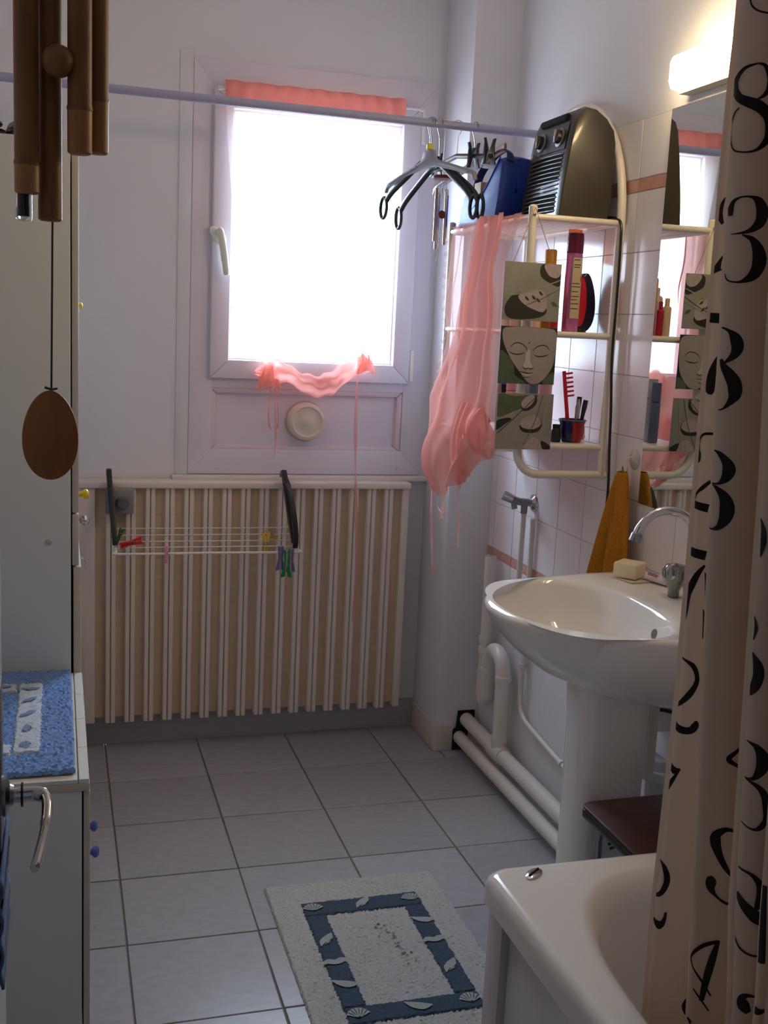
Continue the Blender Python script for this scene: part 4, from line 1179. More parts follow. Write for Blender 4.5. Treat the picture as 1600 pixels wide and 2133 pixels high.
wb_ = thing('washbasin', 'white ceramic pedestal washbasin on the tiled wall', 'washbasin', (1.0, BYc, 0))
rg = [basin_ring(.42, .36, .650), basin_ring(.51, .46, .662), basin_ring(.61, .57, .680), basin_ring(.70, .67, .700), basin_ring(.79, .77, .724), basin_ring(.865, .85, .750), basin_ring(.925, .915, .778), basin_ring(.965, .96, .803), basin_ring(.988, .985, .824), basin_ring(.999, .998, .836), basin_ring(1.0, 1.0, .843), basin_ring(.99, .99, .850),
      basin_ring(.965, .965, .852), bowl_ring(.168, .244, .851, .884), bowl_ring(.162, .238, .848, .884), bowl_ring(.155, .23, .838, .884), bowl_ring(.145, .21, .80, .886), bowl_ring(.122, .17, .755, .888), bowl_ring(.085, .115, .722, .892), bowl_ring(.04, .05, .71, .896)]
MB().rings(rg, True, True).build('basin', M_ceramic, wb_, angle=60)
ped = []
for z, k in ((0.0, 1.12), (.02, 1.12), (.05, 1.02), (.2, .98), (.45, .97), (.6, 1.0), (.69, 1.06)):
    r_ = []
    for i in range(32):
        a = 2 * PI * i / 32
        c, s = math.cos(a), math.sin(a)
        n = 4.5
        r = (abs(c) ** n + abs(s) ** n) ** (-1 / n)
        r_.append((.972 + .080 * k * c * r, BYc - .004 + .058 * k * s * r, z))
    ped.append(r_)
MB().rings(ped, True, True).build('pedestal', M_ceramic, wb_, angle=50)
MB().lathe([(.011, 0), (.011, .002), (.008, .0025)], (1.029, -1.30, .805), (-1, 0, .25), 18).build('overflow_ring', M_chrome_dull, wb_)
MB().lathe([(.0085, .0022), (0, .0024)], (1.029, -1.30, .805), (-1, 0, .25), 18).build('overflow_hole', M_dark, wb_)
MB().lathe([(.022, 0), (.022, .004), (.014, .006), (0, .004)], (.896, BYc, .709), (0, 0, 1), 20).build('plug_ring', M_chrome, wb_)
MB().tube([(1.1, BYc + .03, .69), (1.1, BYc + .03, .45), (1.21, BYc + .03, .42)], .016, 12).build('waste_pipe', M_white, wb_)

# mixer tap
tp = thing('mixer_tap', 'chrome swan-neck mixer tap on the washbasin', 'tap', (1.135, BYc, .852))
MB().lathe([(.026, 0), (.026, .006), (.02, .012), (.018, .05), (.02, .06), (.0, .064)], (1.156, -1.245, .852), n=24).build('tap_body', M_chrome, tp)
MB().tube(smooth_path([(1.158, -1.243, .90), (1.160, -1.236, .95), (1.150, -1.227, 1.0), (1.125, -1.228, 1.035), (1.085, -1.228, 1.05), (1.045, -1.228, 1.043), (1.018, -1.228, 1.018), (1.007, -1.228, .995)], 7), .0095, 14).build('spout', M_chrome, tp)
MB().lathe([(.0125, 0), (.0125, .016), (.010, .02)], (1.004, -1.228, .984), (.35, 0, .94), 18).build('aerator', M_chrome_dull, tp)
kk = MB().lathe([(.012, 0), (.013, .018), (.022, .03), (.026, .042), (.026, .06), (.02, .07), (0, .074)], (1.136, -1.185, .853), (0, 0, 1), 24)
kb = kk.build('control_knob', mat('smoked_chrome_knob', (150, 150, 150), .15, .85), tp)
for k in range(10):
    a = 2 * PI * k / 10
    MB().tube([(1.136 + .0255 * math.cos(a), -1.185 + .0255 * math.sin(a), .896), (1.136 + .0255 * math.cos(a), -1.185 + .0255 * math.sin(a), .912)], .003, 6).build('knob_rib', MATS['smoked_chrome_knob'], kb)

# soap and toothpaste on the basin rim
so = thing('soap_bar', 'square cream soap bar on the back edge of the washbasin', 'soap', (1.125, -1.005, .852))
sm_ = Matrix.Rotation(R(38), 3, 'Z')
MB().obox((1.125, -1.01, .8735), (.058, .058, .036), sm_).build('soap_block', mat('cream_soap', (236, 218, 190), .5), so, bevel=.005, seg=3)
MB().obox((1.132, -1.035, .8535), (.07, .05, .002), Matrix.Rotation(R(10), 3, 'Z')).build('paper_wrapper', mat('soap_wrapper', (206, 186, 170), .7), so)
tt = thing('toothpaste_tube', 'white toothpaste tube with red and blue print behind the soap', 'toothpaste', (1.165, -1.075, .852))
d_ = Vector((.14, -.99, 0)); w_ = Vector((.99, .14, 0))
rs = []
for t, hw, ht in ((0, .02, .001), (.02, .02, .006), (.05, .018, .011), (.075, .0145, .0125), (.088, .008, .008), (.10, .0075, .0075)):
    rs.append([Vector((1.165, -1.02, .853 + ht)) + d_ * t + w_ * (hw * math.cos(2 * PI * k / 16)) + Vector((0, 0, ht * math.sin(2 * PI * k / 16))) for k in range(16)])
MB().rings(rs, True, True).build('tube_body', mat('white_tube_plastic', (226, 220, 222), .35), tt)
MB().lathe([(.0095, 0), (.0095, .016), (.008, .017), (0, .017)], Vector((1.165, -1.02, .8605)) + d_ * .098, tuple(d_), 14).build('tube_cap', mw, tt)
for nm, c, a0, t0, t1 in (('red_print', (206, 40, 60), 200, .026, .06), ('blue_print', (60, 60, 130), 232, .03, .066)):
    MB().grid(lambda u, v: Vector((1.165, -1.02, .853 + .0105)) + d_ * lerp(t0, t1, u) + w_ * (.0188 * math.cos(R(a0 - 50 + 22 * v + 10 * u))) + Vector((0, 0, .0115 * math.sin(R(180 - a0 + 50 - 22 * v + 120)) )), 8, 4).build(nm, mat(nm, c, .4), tt)

# ------------------------------------------------------------------ water and heating pipes along the tiled wall
vt = thing('stop_valve', 'chrome washing machine valve on the tiles left of the basin', 'valve', (XW - .04, -.265, .87))
MB().lathe([(.026, 0), (.024, .006), (.013, .012), (.012, .016)], (XW - .0002, -.275, .905), (-1, 0, 0), 24).build('wall_flange', M_chrome, vt)
MB().tube([(XW - .012, -.275, .905), (XW - .05, -.268, .908), (XW - .072, -.262, .916)], .0115, 14).build('valve_body', M_chrome_dull, vt)
MB().tube([(XW - .066, -.264, .914), (XW - .092, -.254, .926)], [.014, .016], 14).build('valve_handle', M_chrome, vt)
MB().tube([(XW - .03, -.270, .905), (XW - .03, -.270, .872)], .010, 12).build('outlet_nut', M_chrome_dull, vt)
MB().tube([(XW - .062, -.264, .905), (XW - .060, -.268, .885)], .0085, 12).build('blanking_cap', M_chrome_dull, vt)
def pipe(name, label, path, r, m, k=5, collars=()):
    P = smooth_path(path, k)
    t = thing(name, label, 'pipe', tuple(path[-1]))
    MB().tube(P, r, 14).build('pipe_run', m, t)
    for c, ax, rr, ln in collars:
        MB().lathe([(rr, -ln / 2), (rr * 1.03, 0), (rr, ln / 2)], c, ax, 16).build('pipe_collar', m, t)
    return t
M_pipe = mat('white_pipe_paint', (222, 216, 206), .35)
pipe('riser_pipe', 'thin white pipe dropping from the chrome valve', [(XW - .03, -.270, .874), (XW - .03, -.268, .75), (XW - .028, -.262, .60), (XW - .026, -.262, .45)], .0085, M_pipe)
pipe('supply_pipe', 'thin white pipe bending along the wall behind the pedestal', [(XW - .012, -.30, .86), (XW - .012, -.30, .6), (XW - .012, -.300, .45), (XW - .012, -.30, .30), (XW - .012, -.33, .255), (XW - .012, -.40, .240), (XW - .012, -.55, .224), (XW - .012, -.75, .205), (XW - .012, -1.15, .19)], .0075, M_pipe,
     collars=(((XW - .012, -.60, .219), (0, 1, 0), .011, .012), ((XW - .012, -.30, .41), (0, 0, 1), .011, .012)))
sp_ = thing('drain_standpipe', 'white plastic standpipe open at the top beside the pillar', 'pipe', (1.178, -.05, .25))
MB().rings([[(1.180 + r * math.cos(2 * PI * k / 20), -.05 + r * math.sin(2 * PI * k / 20), z) for k in range(20)] for r, z in ((.0185, .30), (.0185, .693), (.0165, .693), (.0160, .45))]).build('standpipe_tube', M_white, sp_)
MB().lathe([(.0165, 0), (0, .0005)], (1.180, -.05, .55), n=18).build('standpipe_mouth', M_dark, sp_)
for z in (.42, .385):
    MB().lathe([(.0215, -.010), (.0225, 0), (.0215, .010)], (1.180, -.05, z), n=20).build('joint_collar', M_white, sp_)
MB().tube(smooth_path([(1.172, -.10, .24), (1.172, -.105, .30), (1.172, -.11, .36), (1.172, -.135, .405), (1.172, -.175, .412), (1.172, -.212, .39), (1.172, -.225, .34), (1.172, -.228, .25), (1.172, -.228, .12)], 6), .0235, 16).build('trap_bend', M_white, sp_)
MB().tube(smooth_path([(1.178, -.05, .32), (1.178, -.05, .25), (1.176, -.065, .225), (1.173, -.085, .225), (1.172, -.10, .245)], 5), .0195, 14).build('trap_foot', M_white, sp_)
for c, ax in (((1.172, -.228, .345), (0, 0, 1)), ((1.172, -.108, .335), (0, 0, 1)), ((1.172, -.228, .15), (0, 0, 1))):
    MB().lathe([(.026, -.008), (.0268, 0), (.026, .008)], c, ax, 20).build('joint_collar', M_white, sp_)
pipe('heating_pipe', 'thick white upper pipe running along the tiled wall at floor level', [(1.172, PY - .002, .108), (1.172, -.3, .106), (1.172, -.8, .104), (1.172, -1.0, .104)], .0235, M_pipe,
     collars=(((1.172, -.228, .106), (0, 1, 0), .0275, .09),))
pipe('heating_pipe', 'thick white lower pipe running just above the floor tiles', [(1.150, PY - .002, .047), (1.150, -.3, .047), (1.150, -.8, .047), (1.150, -1.0, .047)], .0215, M_pipe)
MB().prism([(1.126, .002), (1.18, .002), (1.18, .07), (1.202, .08), (1.202, .137), (1.144, .137), (1.138, .075), (1.126, .072)], lambda a, b, d: (a, d, b), PY - .0105, PY - .0005).build('pipe_entry_shadow', M_dark, pillar, smooth=False, label='dark plate standing for the shadow where the floor pipes enter')  # flat near-black plate paints the shadow around the pipes at the pillar

# ------------------------------------------------------------------ stool and things behind the pedestal
st = thing('stool', 'folding stool with dark brown wooden top beside the bathtub', 'stool', (1.0, -1.48, 0))
M_brown = mat('brown_laminate', (88, 48, 34), .35, noise=((14, 90, 14), (70, 36, 24), .3))
sp2 = [(.880, -1.335), (.886, -1.322), (.90, -1.315), (1.165, -1.31), (1.165, -1.625), (.90, -1.63), (.886, -1.624), (.880, -1.61)]
MB().prism(sp2, lambda a, b, d: (a, b, d), .452, .458).build('seat_top', M_brown, st, bevel=.0028)
MB().prism([(a + (.001 if a > 1 else -.001), b + (.001 if b > -1.5 else -.001)) for a, b in sp2], lambda a, b, d: (a, b, d), .432, .4515).build('seat_edge', M_black, st, bevel=.006)
for x in (.915, 1.13):
    MB().tube(smooth_path([(x, -1.35, .431), (x, -1.36, .3), (x, -1.60, .02), (x, -1.61, .011)], 4), .010, 10).build('leg', M_chrome_dull, st)
    MB().tube(smooth_path([(x + .022, -1.60, .431), (x + .022, -1.59, .3), (x + .022, -1.35, .02), (x + .022, -1.34, .011)], 4), .010, 10).build('leg', M_chrome_dull, st)
MB().tube([(.915, -1.60, .03), (1.13, -1.60, .03)], .008, 8).build('foot_bar', M_chrome_dull, st)
for k in range(3):
    MB().tube([(.915, -1.375 - .008 * k, .40 - .006 * k), (.93, -1.375 - .008 * k, .405 - .006 * k), (.95, -1.375 - .008 * k, .425)], .003, 6).build('hinge_spring', M_chrome_dull, st)
cn = thing('white_canister', 'white plastic canister standing behind the pedestal', 'canister', (1.15, -1.10, 0))
MB().prism([(1.118, 0), (1.19, 0), (1.19, .452), (1.176, .462), (1.146, .462), (1.134, .472), (1.118, .478)], lambda a, b, d: (a, d, b), -1.17, -1.04).build('canister_body', mat('white_polythene', (216, 216, 222), .45), cn, bevel=.008)
MB().lathe([(.018, 0), (.018, .02), (.015, .023), (0, .023)], (1.155, -1.10, .458), n=18).build('canister_cap', mat('white_polythene', (216, 216, 222), .45), cn)
bx2 = thing('wall_box', 'white wall box with black strap between basin and pipes', 'box', (1.17, -1.08, .49))
B((1.128, -1.15, .525), (XW - .001, -1.0, .665)).build('box_body', mat('white_box_plastic', (222, 222, 226), .4), bx2, bevel=.006)
MB().tube([(1.124, -1.152, .586), (1.16, -1.154, .580), (1.19, -1.154, .572), (1.195, -1.154, .560)], .004, 8).build('black_strap', M_black, bx2)

# ------------------------------------------------------------------ bathtub
TX0, TX1, TY0, TY1, TZ = .506, XW - .001, YF + .005, -1.694, .55
tb = thing('bathtub', 'short white bathtub with rounded basin along the tiled wall', 'bathtub', ((TX0 + TX1) / 2, (TY0 + TY1) / 2, 0))
NT = 96
tcx, tcy = (TX0 + TX1) / 2, (TY0 + TY1) / 2
def tub_outer(inset, z, rad=.03):
    x0, x1, y0, y1 = TX0 + inset, TX1 - inset, TY0 + inset, TY1 - inset
    out = []
    def seg(ax, ay, bx, by, n):
        for k in range(n):
            t = k / n
            out.append(Vector((lerp(ax, bx, t), lerp(ay, by, t), z)))
    def arc(cx, cy, a0):
        for k in range(8):
            a = a0 + PI / 2 * k / 8
            out.append(Vector((cx + rad * math.cos(a), cy + rad * math.sin(a), z)))
    seg(x1, y0 + rad, x1, y1 - rad, 16); arc(x1 - rad, y1 - rad, 0)
    seg(x1 - rad, y1, x0 + rad, y1, 16); arc(x0 + rad, y1 - rad, PI / 2)
    seg(x0, y1 - rad, x0, y0 + rad, 16); arc(x0 + rad, y0 + rad, PI)
    seg(x0 + rad, y0, x1 - rad, y0, 16); arc(x1 - rad, y0 + rad, 1.5 * PI)
    return out
ANG = [math.atan2((p.y - tcy) / (TY1 - TY0), (p.x - tcx) / (TX1 - TX0)) for p in tub_outer(0, 0)]
def tub_inner(rx, ry, z, n=3.2, dx=0, dy=0):
    out = []
    for a in ANG:
        c, s = math.cos(a), math.sin(a)
        r = (abs(c) ** n + abs(s) ** n) ** (-1 / n)
        out.append(Vector((tcx + dx + rx * c * r, tcy + dy + ry * s * r, z)))
    return out
IX, IY = (TX1 - TX0) / 2 - .052, (TY1 - TY0) / 2 - .045
rg = [tub_outer(.012, .498), tub_outer(.0, .502), tub_outer(0, .530), tub_outer(.004, .542), tub_outer(.012, .549), tub_outer(.02, TZ),
      tub_inner(IX, IY, TZ), tub_inner(IX - .01, IY - .01, .547), tub_inner(IX - .022, IY - .024, .535), tub_inner(IX - .03, IY - .035, .51), tub_inner(IX - .045, IY - .06, .4), tub_inner(IX - .07, IY - .10, .25), tub_inner(IX - .11, IY - .15, .16), tub_inner(IX - .2, IY - .3, .14)]
MB().rings(rg, False, True).build('tub_shell', mat('tub_enamel', (222, 216, 212), .15, coat=.3), tb, angle=60)
M_apron = mat('tub_apron', (196, 190, 190), .4)
B((TX0 + .014, TY1 - .070, 0), (TX0 + .04, TY1 - .014, .5)).build('apron_post', M_apron, tb, bevel=.002)
B((TX0 + .028, TY0 + .02, 0), (TX0 + .04, TY1 - .070, .5)).build('apron_panel', M_apron, tb, bevel=.001)
B((TX0 + .04, TY1 - .03, 0), (TX1 - .02, TY1 - .015, .5)).build('end_panel', M_apron, tb, bevel=.001)
bp_ = Vector((.582, -1.735, TZ)); bd = Vector((.035, .028, 0)).normalized(); bn = Vector((-bd.y, bd.x, 0))
rings = []
for k, h in ((1.0, 0), (1.0, .002), (.85, .0035), (.3, .0042)):
    rings.append([bp_ + bd * (.021 * k * math.cos(2 * PI * j / 24)) + bn * (.0105 * k * math.sin(2 * PI * j / 24)) + Vector((0, 0, h)) for j in range(24)])
emb = MB().rings(rings, True, True).build('chrome_badge', M_chrome, tb)
MB().tube([bp_ - bd * .015 + Vector((0, 0, .0042)), bp_ + bd * .015 + Vector((0, 0, .0042))], .002, 8).build('badge_bar', M_dark, emb)

# ------------------------------------------------------------------ shower curtain printed with large digits
EDGES={
  'A' :(-2.00,[ (1.772,0.634),(1.696,0.632),(1.228,0.637),(0.938,0.640),(0.628,0.635),(0.475,0.637) ]),
  'B' :(-2.05,[ (1.757,0.600),(1.684,0.604),(1.235,0.627),(0.956,0.641),(0.654,0.657),(0.504,0.668) ]),
  'C' :(-2.10,[ (1.748,0.624),(1.678,0.628),(1.243,0.660),(0.972,0.670),(0.680,0.679),(0.534,0.693) ]),
  'D' :(-2.14,[ (1.737,0.605),(1.669,0.608),(1.248,0.635),(0.987,0.648),(0.704,0.661),(0.564,0.672) ]),
  'E' :(-2.19,[ (1.725,0.604),(1.660,0.607),(1.256,0.636),(1.004,0.646),(0.733,0.657),(0.599,0.666) ]),
}
INK=[
 ('B',[(0.6114,1.7937,0.0019),(0.6147,1.7832,0.0021),(0.6242,1.7767,0.0021),(0.6435,1.7747,0.0019)]),
 ('B',[(0.6283,1.7209,0.0019),(0.6147,1.7155,0.0040),(0.6065,1.7041,0.0060),(0.6065,1.6930,0.0074),(0.6124,1.6835,0.0094),(0.6224,1.6789,0.0115),(0.6353,1.6745,0.0136),(0.6488,1.6657,0.0151),(0.6538,1.6536,0.0151),(0.6519,1.6409,0.0110),(0.6447,1.6311,0.0062),(0.6358,1.6251,0.0030),(0.6250,1.6231,0.0019),(0.6138,1.6249,0.0019),(0.6089,1.6313,0.0019),(0.6066,1.6424,0.0019),(0.6058,1.6559,0.0022),(0.6088,1.6674,0.0019),(0.6137,1.6724,0.0016)]),
 ('B',[(0.6283,1.7209,0.0019),(0.6367,1.7196,0.0041),(0.6429,1.7135,0.0075),(0.6467,1.7050,0.0082),(0.6453,1.6936,0.0068),(0.6394,1.6862,0.0041),(0.6323,1.6821,0.0014)]),
 ('A',[(0.6325,1.7303,0.0014),(0.6312,1.7197,0.0025),(0.6305,1.7115,0.0011)]),
 ('B',[(0.6172,1.5510,0.0055),(0.6169,1.5556,0.0071),(0.6171,1.5614,0.0068),(0.6204,1.5686,0.0041),(0.6295,1.5730,0.0019),(0.6407,1.5727,0.0041),(0.6497,1.5674,0.0125),(0.6558,1.5573,0.0182),(0.6543,1.5467,0.0154),(0.6463,1.5379,0.0084),(0.6358,1.5325,0.0035),(0.6201,1.5297,0.0008)]),
 ('B',[(0.6333,1.5297,0.0014),(0.6450,1.5249,0.0070),(0.6540,1.5149,0.0154),(0.6591,1.5021,0.0211),(0.6563,1.4901,0.0176),(0.6489,1.4813,0.0112),(0.6383,1.4754,0.0035),(0.6286,1.4748,0.0019),(0.6213,1.4774,0.0019),(0.6180,1.4843,0.0011)]),
 ('A',[(0.6427,1.5791,0.0011),(0.6389,1.5710,0.0057),(0.6376,1.5613,0.0064),(0.6384,1.5541,0.0078),(0.6424,1.5471,0.0043)]),
 ('A',[(0.6483,1.5103,0.0011),(0.6439,1.5021,0.0052),(0.6406,1.4933,0.0115),(0.6415,1.4890,0.0144)]),
 ('A',[(0.6348,1.4327,0.0121),(0.6526,1.4323,0.0125)]),
 ('B',[(0.6215,1.4207,0.0020),(0.6311,1.4169,0.0042),(0.6391,1.4088,0.0127),(0.6432,1.3980,0.0142),(0.6401,1.3882,0.0099),(0.6325,1.3806,0.0042),(0.6278,1.3780,0.0023)]),
 ('B',[(0.6249,1.3827,0.0042),(0.6290,1.3743,0.0085),(0.6371,1.3648,0.0135),(0.6441,1.3540,0.0164),(0.6462,1.3418,0.0157),(0.6423,1.3323,0.0086),(0.6348,1.3234,0.0028),(0.6280,1.3208,0.0014)]),
 ('A',[(0.6564,1.3893,0.0023),(0.6511,1.3752,0.0088),(0.6474,1.3624,0.0129),(0.6466,1.3496,0.0147),(0.6467,1.3401,0.0126),(0.6464,1.3369,0.0059)]),
 ('A',[(0.6598,1.2869,0.0033),(0.6456,1.2866,0.0035),(0.6387,1.2820,0.0032),(0.6369,1.2742,0.0024),(0.6375,1.2664,0.0029),(0.6389,1.2599,0.0053),(0.6387,1.2521,0.0050),(0.6386,1.2489,0.0015)]),
 ('A',[(0.6626,1.2274,0.0037),(0.6502,1.2181,0.0060),(0.6406,1.2102,0.0036),(0.6375,1.2010,0.0021)]),
 ('A',[(0.6361,1.1948,0.0098),(0.6608,1.1904,0.0108)]),
 ('B',[(0.6279,1.2712,0.0014),(0.6355,1.2675,0.0057),(0.6453,1.2575,0.0115),(0.6493,1.2475,0.0159),(0.6461,1.2373,0.0116),(0.6383,1.2303,0.0036),(0.6290,1.2297,0.0014)]),
 ('B',[(0.6299,1.2284,0.0017),(0.6376,1.2234,0.0058),(0.6475,1.2132,0.0131),(0.6520,1.1991,0.0182),(0.6506,1.1863,0.0153),(0.6445,1.1761,0.0087),(0.6362,1.1723,0.0029),(0.6300,1.1734,0.0017)]),
 ('A',[(0.6360,1.1332,0.0117),(0.6635,1.1280,0.0124)]),
 ('A',[(0.6634,1.1152,0.0030),(0.6538,1.1032,0.0091),(0.6462,1.0898,0.0121),(0.6403,1.0750,0.0106),(0.6387,1.0546,0.0088),(0.6380,1.0402,0.0036)]),
 ('A',[(0.6644,1.1057,0.0012),(0.6679,1.0920,0.0046),(0.6681,1.0729,0.0012)]),
 ('A',[(0.6669,1.0562,0.0012),(0.6701,1.0382,0.0040),(0.6698,1.0161,0.0009)]),
 ('D',[(0.6389,1.2018,0.0008),(0.6435,1.1885,0.0055),(0.6452,1.1728,0.0066),(0.6437,1.1559,0.0008)]),
 ('A',[(0.6355,0.9894,0.0027),(0.6483,0.9857,0.0040),(0.6615,0.9774,0.0069),(0.6679,0.9631,0.0062),(0.6662,0.9505,0.0078),(0.6580,0.9383,0.0108),(0.6467,0.9290,0.0077),(0.6362,0.9205,0.0034)]),
 ('A',[(0.6356,0.8979,0.0092),(0.6445,0.8923,0.0102),(0.6587,0.8883,0.0100),(0.6679,0.8894,0.0109),(0.6721,0.8963,0.0094),(0.6724,0.9020,0.0031)]),
 ('D',[(0.6451,1.0832,0.0008),(0.6487,1.0694,0.0042),(0.6472,1.0533,0.0011)]),
 ('D',[(0.6477,1.0382,0.0011),(0.6554,1.0241,0.0114),(0.6578,1.0101,0.0131),(0.6547,0.9950,0.0107),(0.6507,0.9838,0.0009)]),
 ('B',[(0.7060,0.8894,0.0046),(0.6964,0.8803,0.0056),(0.6876,0.8711,0.0074),(0.6968,0.8635,0.0049),(0.7075,0.8578,0.0043)]),
 ('A',[(0.6357,0.8379,0.0093),(0.6461,0.8321,0.0103),(0.6568,0.8334,0.0031)]),
 ('A',[(0.6560,0.8339,0.0031),(0.6485,0.8240,0.0062),(0.6405,0.8123,0.0072),(0.6359,0.7996,0.0031)]),
 ('D',[(0.6527,0.9266,0.0011),(0.6651,0.9212,0.0072),(0.6739,0.9076,0.0160),(0.6741,0.8945,0.0153),(0.6657,0.8807,0.0058),(0.6550,0.8790,0.0012)]),
 ('D',[(0.6562,0.8782,0.0012),(0.6712,0.8711,0.0058),(0.6803,0.8611,0.0088),(0.6839,0.8476,0.0088),(0.6856,0.8300,0.0074),(0.6805,0.8185,0.0074),(0.6708,0.8147,0.0029),(0.6563,0.8207,0.0015)]),
 ('B',[(0.7068,0.8310,0.0040),(0.7083,0.8285,0.0025)]),
 ('A',[(0.6349,0.7028,0.0009),(0.6467,0.6911,0.0079),(0.6541,0.6724,0.0115),(0.6487,0.6565,0.0108),(0.6352,0.6475,0.0041)]),
 ('A',[(0.6360,0.6143,0.0029),(0.6426,0.6082,0.0089),(0.6516,0.6048,0.0125),(0.6571,0.6133,0.0071),(0.6581,0.6230,0.0045)]),
 ('B',[(0.7135,0.7670,0.0025),(0.6966,0.7726,0.0062),(0.6836,0.7652,0.0125),(0.6833,0.7537,0.0133),(0.6900,0.7358,0.0094),(0.6996,0.7189,0.0071),(0.7106,0.7047,0.0024),(0.7166,0.7040,0.0013)]),
 ('B',[(0.6805,0.7050,0.0063),(0.6832,0.6974,0.0141),(0.6849,0.6870,0.0094),(0.6919,0.6775,0.0038),(0.7022,0.6690,0.0035),(0.7119,0.6664,0.0038),(0.7150,0.6778,0.0019),(0.7164,0.6982,0.0010)]),
 ('D',[(0.6577,0.7603,0.0023),(0.6750,0.7557,0.0044),(0.6867,0.7436,0.0089),(0.6900,0.7282,0.0117),(0.6874,0.7134,0.0084),(0.6835,0.7091,0.0021)]),
 ('D',[(0.6603,0.7261,0.0059),(0.6713,0.7125,0.0119),(0.6878,0.6983,0.0158),(0.6990,0.6914,0.0106)]),
 ('D',[(0.6611,0.7069,0.0015),(0.6611,0.6904,0.0018),(0.6639,0.6667,0.0021),(0.6725,0.6531,0.0030),(0.6881,0.6462,0.0030),(0.6984,0.6477,0.0033)]),
 ('E',[(0.6577,0.7643,0.0123),(0.6639,0.7097,0.0124),(0.6689,0.6617,0.0125)]),
 ('B',[(0.7027,0.6120,0.0048),(0.6979,0.5820,0.0102),(0.6937,0.5495,0.0099),(0.6910,0.5196,0.0071)]),
 ('B',[(0.7011,0.6100,0.0048),(0.6846,0.6031,0.0067),(0.6716,0.5936,0.0057),(0.6668,0.5839,0.0028),(0.6718,0.5705,0.0022),(0.6873,0.5504,0.0032),(0.7024,0.5279,0.0023)]),
 ('B',[(0.6761,0.5384,0.0019),(0.6887,0.5230,0.0026),(0.7027,0.5042,0.0019)]),
 ('D',[(0.7017,0.5890,0.0018),(0.6889,0.5903,0.0055),(0.6827,0.5858,0.0100),(0.6849,0.5755,0.0160),(0.6924,0.5666,0.0076)]),
 ('E',[(0.6658,0.5964,0.0117),(0.6767,0.5962,0.0074),(0.6865,0.5988,0.0030)]),
 ('A',[(0.7000,0.4901,0.0010),(0.6985,0.4777,0.0053),(0.7014,0.4647,0.0013)]),
 ('B',[(0.6708,0.4922,0.0032),(0.6751,0.4893,0.0048),(0.6787,0.4850,0.0048)]),
]

M_scur = sheer('cream_shower_cloth', (232, 218, 206), 0.0, through=0.34)
M_ink = mat('black_print', (16, 10, 12), .6)
ZTOP, ZHEM = 2.03, .40
sc2 = thing('shower_curtain', 'cream shower curtain with large black printed numerals hanging in the bathtub', 'shower curtain', (.68, -2.3, ZHEM))
WID = {'A': .11, 'B': .125, 'C': .075, 'D': .11, 'E': .12}
def rollback(d):
    return .013 * math.exp(-d / .007)
def wave(f, d, z):
    """gentle relief of a pleat face at distance d from its left fold"""
    ph = {'A': .2, 'B': 1.1, 'C': 2.0, 'D': 2.6, 'E': .7}.get(f, 0)
    return rollback(d) + .008 * math.sin(d * 42 + ph + z * 1.3) * min(1, d / .03) + .003 * math.sin(z * 5 + ph)
def left(f, z):
    y0, tab = EDGES[f]
    return interp(sorted(tab), z)
faces = 'ABCDE'
rows = 60
pathlen = []
def curtain_row(z):
    pts = []
    # added unseen layer, laid like a turned-back hem, darkens the first pleat
    y0, xl = EDGES['A'][0], left('A', z)
    for k in range(8):
        t = k / 7
        pts.append((lerp(xl + .10, xl + .003, t), y0 + lerp(.022, .012, t), z))
    for i, f in enumerate(faces):
        y0 = EDGES[f][0]
        xl = left(f, z)
        for k in range(15):
            d = WID[f] * (k / 14) ** 1.5
            pts.append((xl + d + .68 * rollback(d), y0 + wave(f, d, z), z))
        pts.append((xl + WID[f] + .006, y0 - .012, z))
        # back to the next fold
        ny = EDGES[faces[i + 1]][0] if i + 1 < len(faces) else y0 - .05
        nx = left(faces[i + 1], z) if i + 1 < len(faces) else xl
        for k in (1, 2, 3):
            t = k / 4
            pts.append((lerp(xl + WID[f], nx + .004, t), lerp(y0 - .015, ny + .016, t), z))
    # remaining pleats gathered towards the door
    yb = -2.24
    for p in range(7):
        xl = .615 + .02 * math.sin(p * 2.1) + .03 * (2.03 - z) / 1.6
        for k in range(5):
            t = k / 4
            pts.append((xl + .13 * t, yb + .004 * math.sin(t * 6), z))
        for k in range(1, 4):
            t = k / 4
            pts.append((xl + .13 * (1 - t), yb - .055 * t, z))
        yb -= .06
    return pts
zr = [lerp(ZHEM, ZTOP, j / rows) for j in range(rows + 1)]
R_ = [curtain_row(z) for z in zr]
w = len(R_[0])
cm_ = MB().add([p for r in R_ for p in r], [(j * w + i, j * w + i + 1, (j + 1) * w + i + 1, (j + 1) * w + i) for j in range(rows) for i in range(w - 1)])
cm_.build('curtain_cloth', M_scur, sc2, fix=False, angle=60)
for f, pts in INK:
    y0 = EDGES[f][0]
    def onface(x, z, f=f, y0=y0):
        xl = left(f, z)
        x = max(x, xl + .0008)
        d = min(x - xl, WID[f] - .002)
        return (xl + d + .68 * rollback(d) - .0004, y0 + wave(f, d, z) - .0012, z)
    pr_ = stroke(pts, 5)
    mb = MB()
    vs = []
    for l, r in pr_:
        for t in (0, .2, .4, .6, .8, 1):
            vs.append(onface(lerp(l[0], r[0], t), lerp(l[1], r[1], t)))
    n = len(pr_)
    mb.add(vs, [(6 * i + k, 6 * i + k + 1, 6 * i + 7 + k, 6 * i + 6 + k) for i in range(n - 1) for k in range(5)])
    mb.build('printed_numeral', M_ink, sc2, fix=False)
rl = thing('shower_rail', 'white shower curtain rail above the bathtub', 'rail', (.66, -2.3, 2.05))
MB().tube([(.66, YF, 2.06), (.66, -1.80, 2.06), (.70, -1.74, 2.06), (XW, -1.72, 2.06)], .011, 12).build('rail_tube', M_wtube, rl)
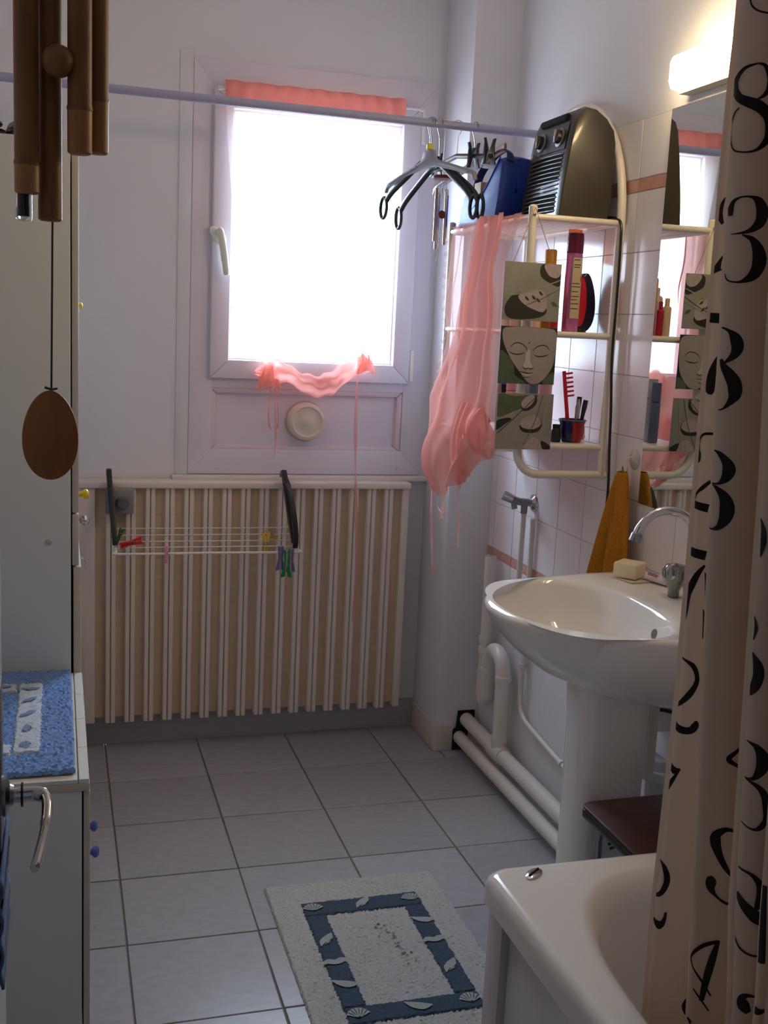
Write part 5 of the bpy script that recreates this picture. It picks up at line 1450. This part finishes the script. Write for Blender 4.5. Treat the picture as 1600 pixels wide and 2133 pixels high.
for k in range(10):
    y = -2.02 - .06 * k
    MB().tube([(.66 + .02 * math.cos(q), y, 2.052 + .024 * math.sin(q)) for q in [j * PI / 8 for j in range(16)]], .0015, 6, closed=True).build('curtain_ring', M_white, rl)

# ------------------------------------------------------------------ bath mat on the floor
M_mat_w = mat('white_mat_pile', (196, 194, 190), .95, noise=(240, (168, 166, 162), .3), bump=(300, 1.0))
M_mat_b = mat('slate_blue_mat_pile', (70, 86, 104), .95, noise=(240, (52, 66, 84), .3), bump=(300, 1.0))
M_mat_s = mat('pale_shell_pile', (178, 180, 176), .95, noise=(300, (150, 154, 154), .3), bump=(300, .8))
fm = thing('floor_bath_mat', 'white bath mat with slate blue shell border on the tiled floor', 'bath mat', (.565, -1.06, 0))
RX0, RX1, RY0, RY1 = .344, .785, -1.395, -.722
pile(RX0, RX1, RY0, RY1, .0078, 130, 190, .0035, .0022).build('mat_pile', M_mat_w, fm)
B((RX0 + .004, RY0 + .004, .0005), (RX1 - .004, RY1 - .004, .003)).build('mat_backing', MATS['mat_backing_cloth'], fm)
bx0, bx1, by0, by1 = .415, .711, -1.300, -.822
ix0, ix1, iy0, iy1 = .466, .661, -1.242, -.884
def band(x0, x1, y0, y1):
    rnd = random.Random(int(x0 * 1000))
    nx, ny = max(10, int((x1 - x0) / .004)), max(10, int((y1 - y0) / .004))
    def f(u, v):
        x = lerp(x0, x1, u); y = lerp(y0, y1, v)
        edge = (u in (0, 1)) or (v in (0, 1))
        j = .0022 if edge else .0012
        return (x + (rnd.random() - .5) * 2 * j, y + (rnd.random() - .5) * 2 * j, .0115 + (rnd.random() - .5) * .0022 - (.004 if edge else 0))
    MB().grid(f, nx, ny).build('border_band', M_mat_b, fm)
band(bx0, bx1, iy1, by1); band(bx0, bx1, by0, iy0); band(bx0, ix0, iy0 - .002, iy1 + .002); band(ix1, bx1, iy0 - .002, iy1 + .002)
def shell(x, y, s, ang, kind):
    shell_lines(x, y, .0138, s, ang, M_mat_s, fm, kind)
lx, rx = (bx0 + ix0) / 2, (bx1 + ix1) / 2
ty, by_ = (by1 + iy1) / 2, (by0 + iy0) / 2
shell(lx, ty, .030, 0, 0); shell(rx + .002, ty, .030, 0, 0); shell(lx, by_, .030, 0, 0); shell(rx, by_, .030, 0, 0)
shell(.565, ty, .029, .4, 1); shell(.57, by_, .030, -.3, 3)
shell(lx, -.995, .029, .5, 1); shell(lx, -1.085, .029, 0, 2); shell(lx, -1.165, .030, -.3, 3)
shell(rx, -.955, .029, -.2, 3); shell(rx, -1.045, .029, 0, 2); shell(rx, -1.15, .029, .5, 1)
# worn brown stain in the middle of the mat
stn = MB()
rnd = random.Random(5)
for k in range(46):
    t = rnd.random()
    x = .575 + .035 * t + rnd.gauss(0, .012); y = -.955 - .16 * t + rnd.gauss(0, .012)
    s = rnd.uniform(.002, .005)
    stn.add([(x - s, y, .0101), (x, y - s * .5, .0101), (x + s, y + s * .3, .0101), (x, y + s * .6, .0101)], [(0, 1, 2, 3)])
so_ = stn.build('worn_stain', mat('brown_stain', (140, 122, 108), .95), fm, fix=False)
so_['kind'] = 'stuff'
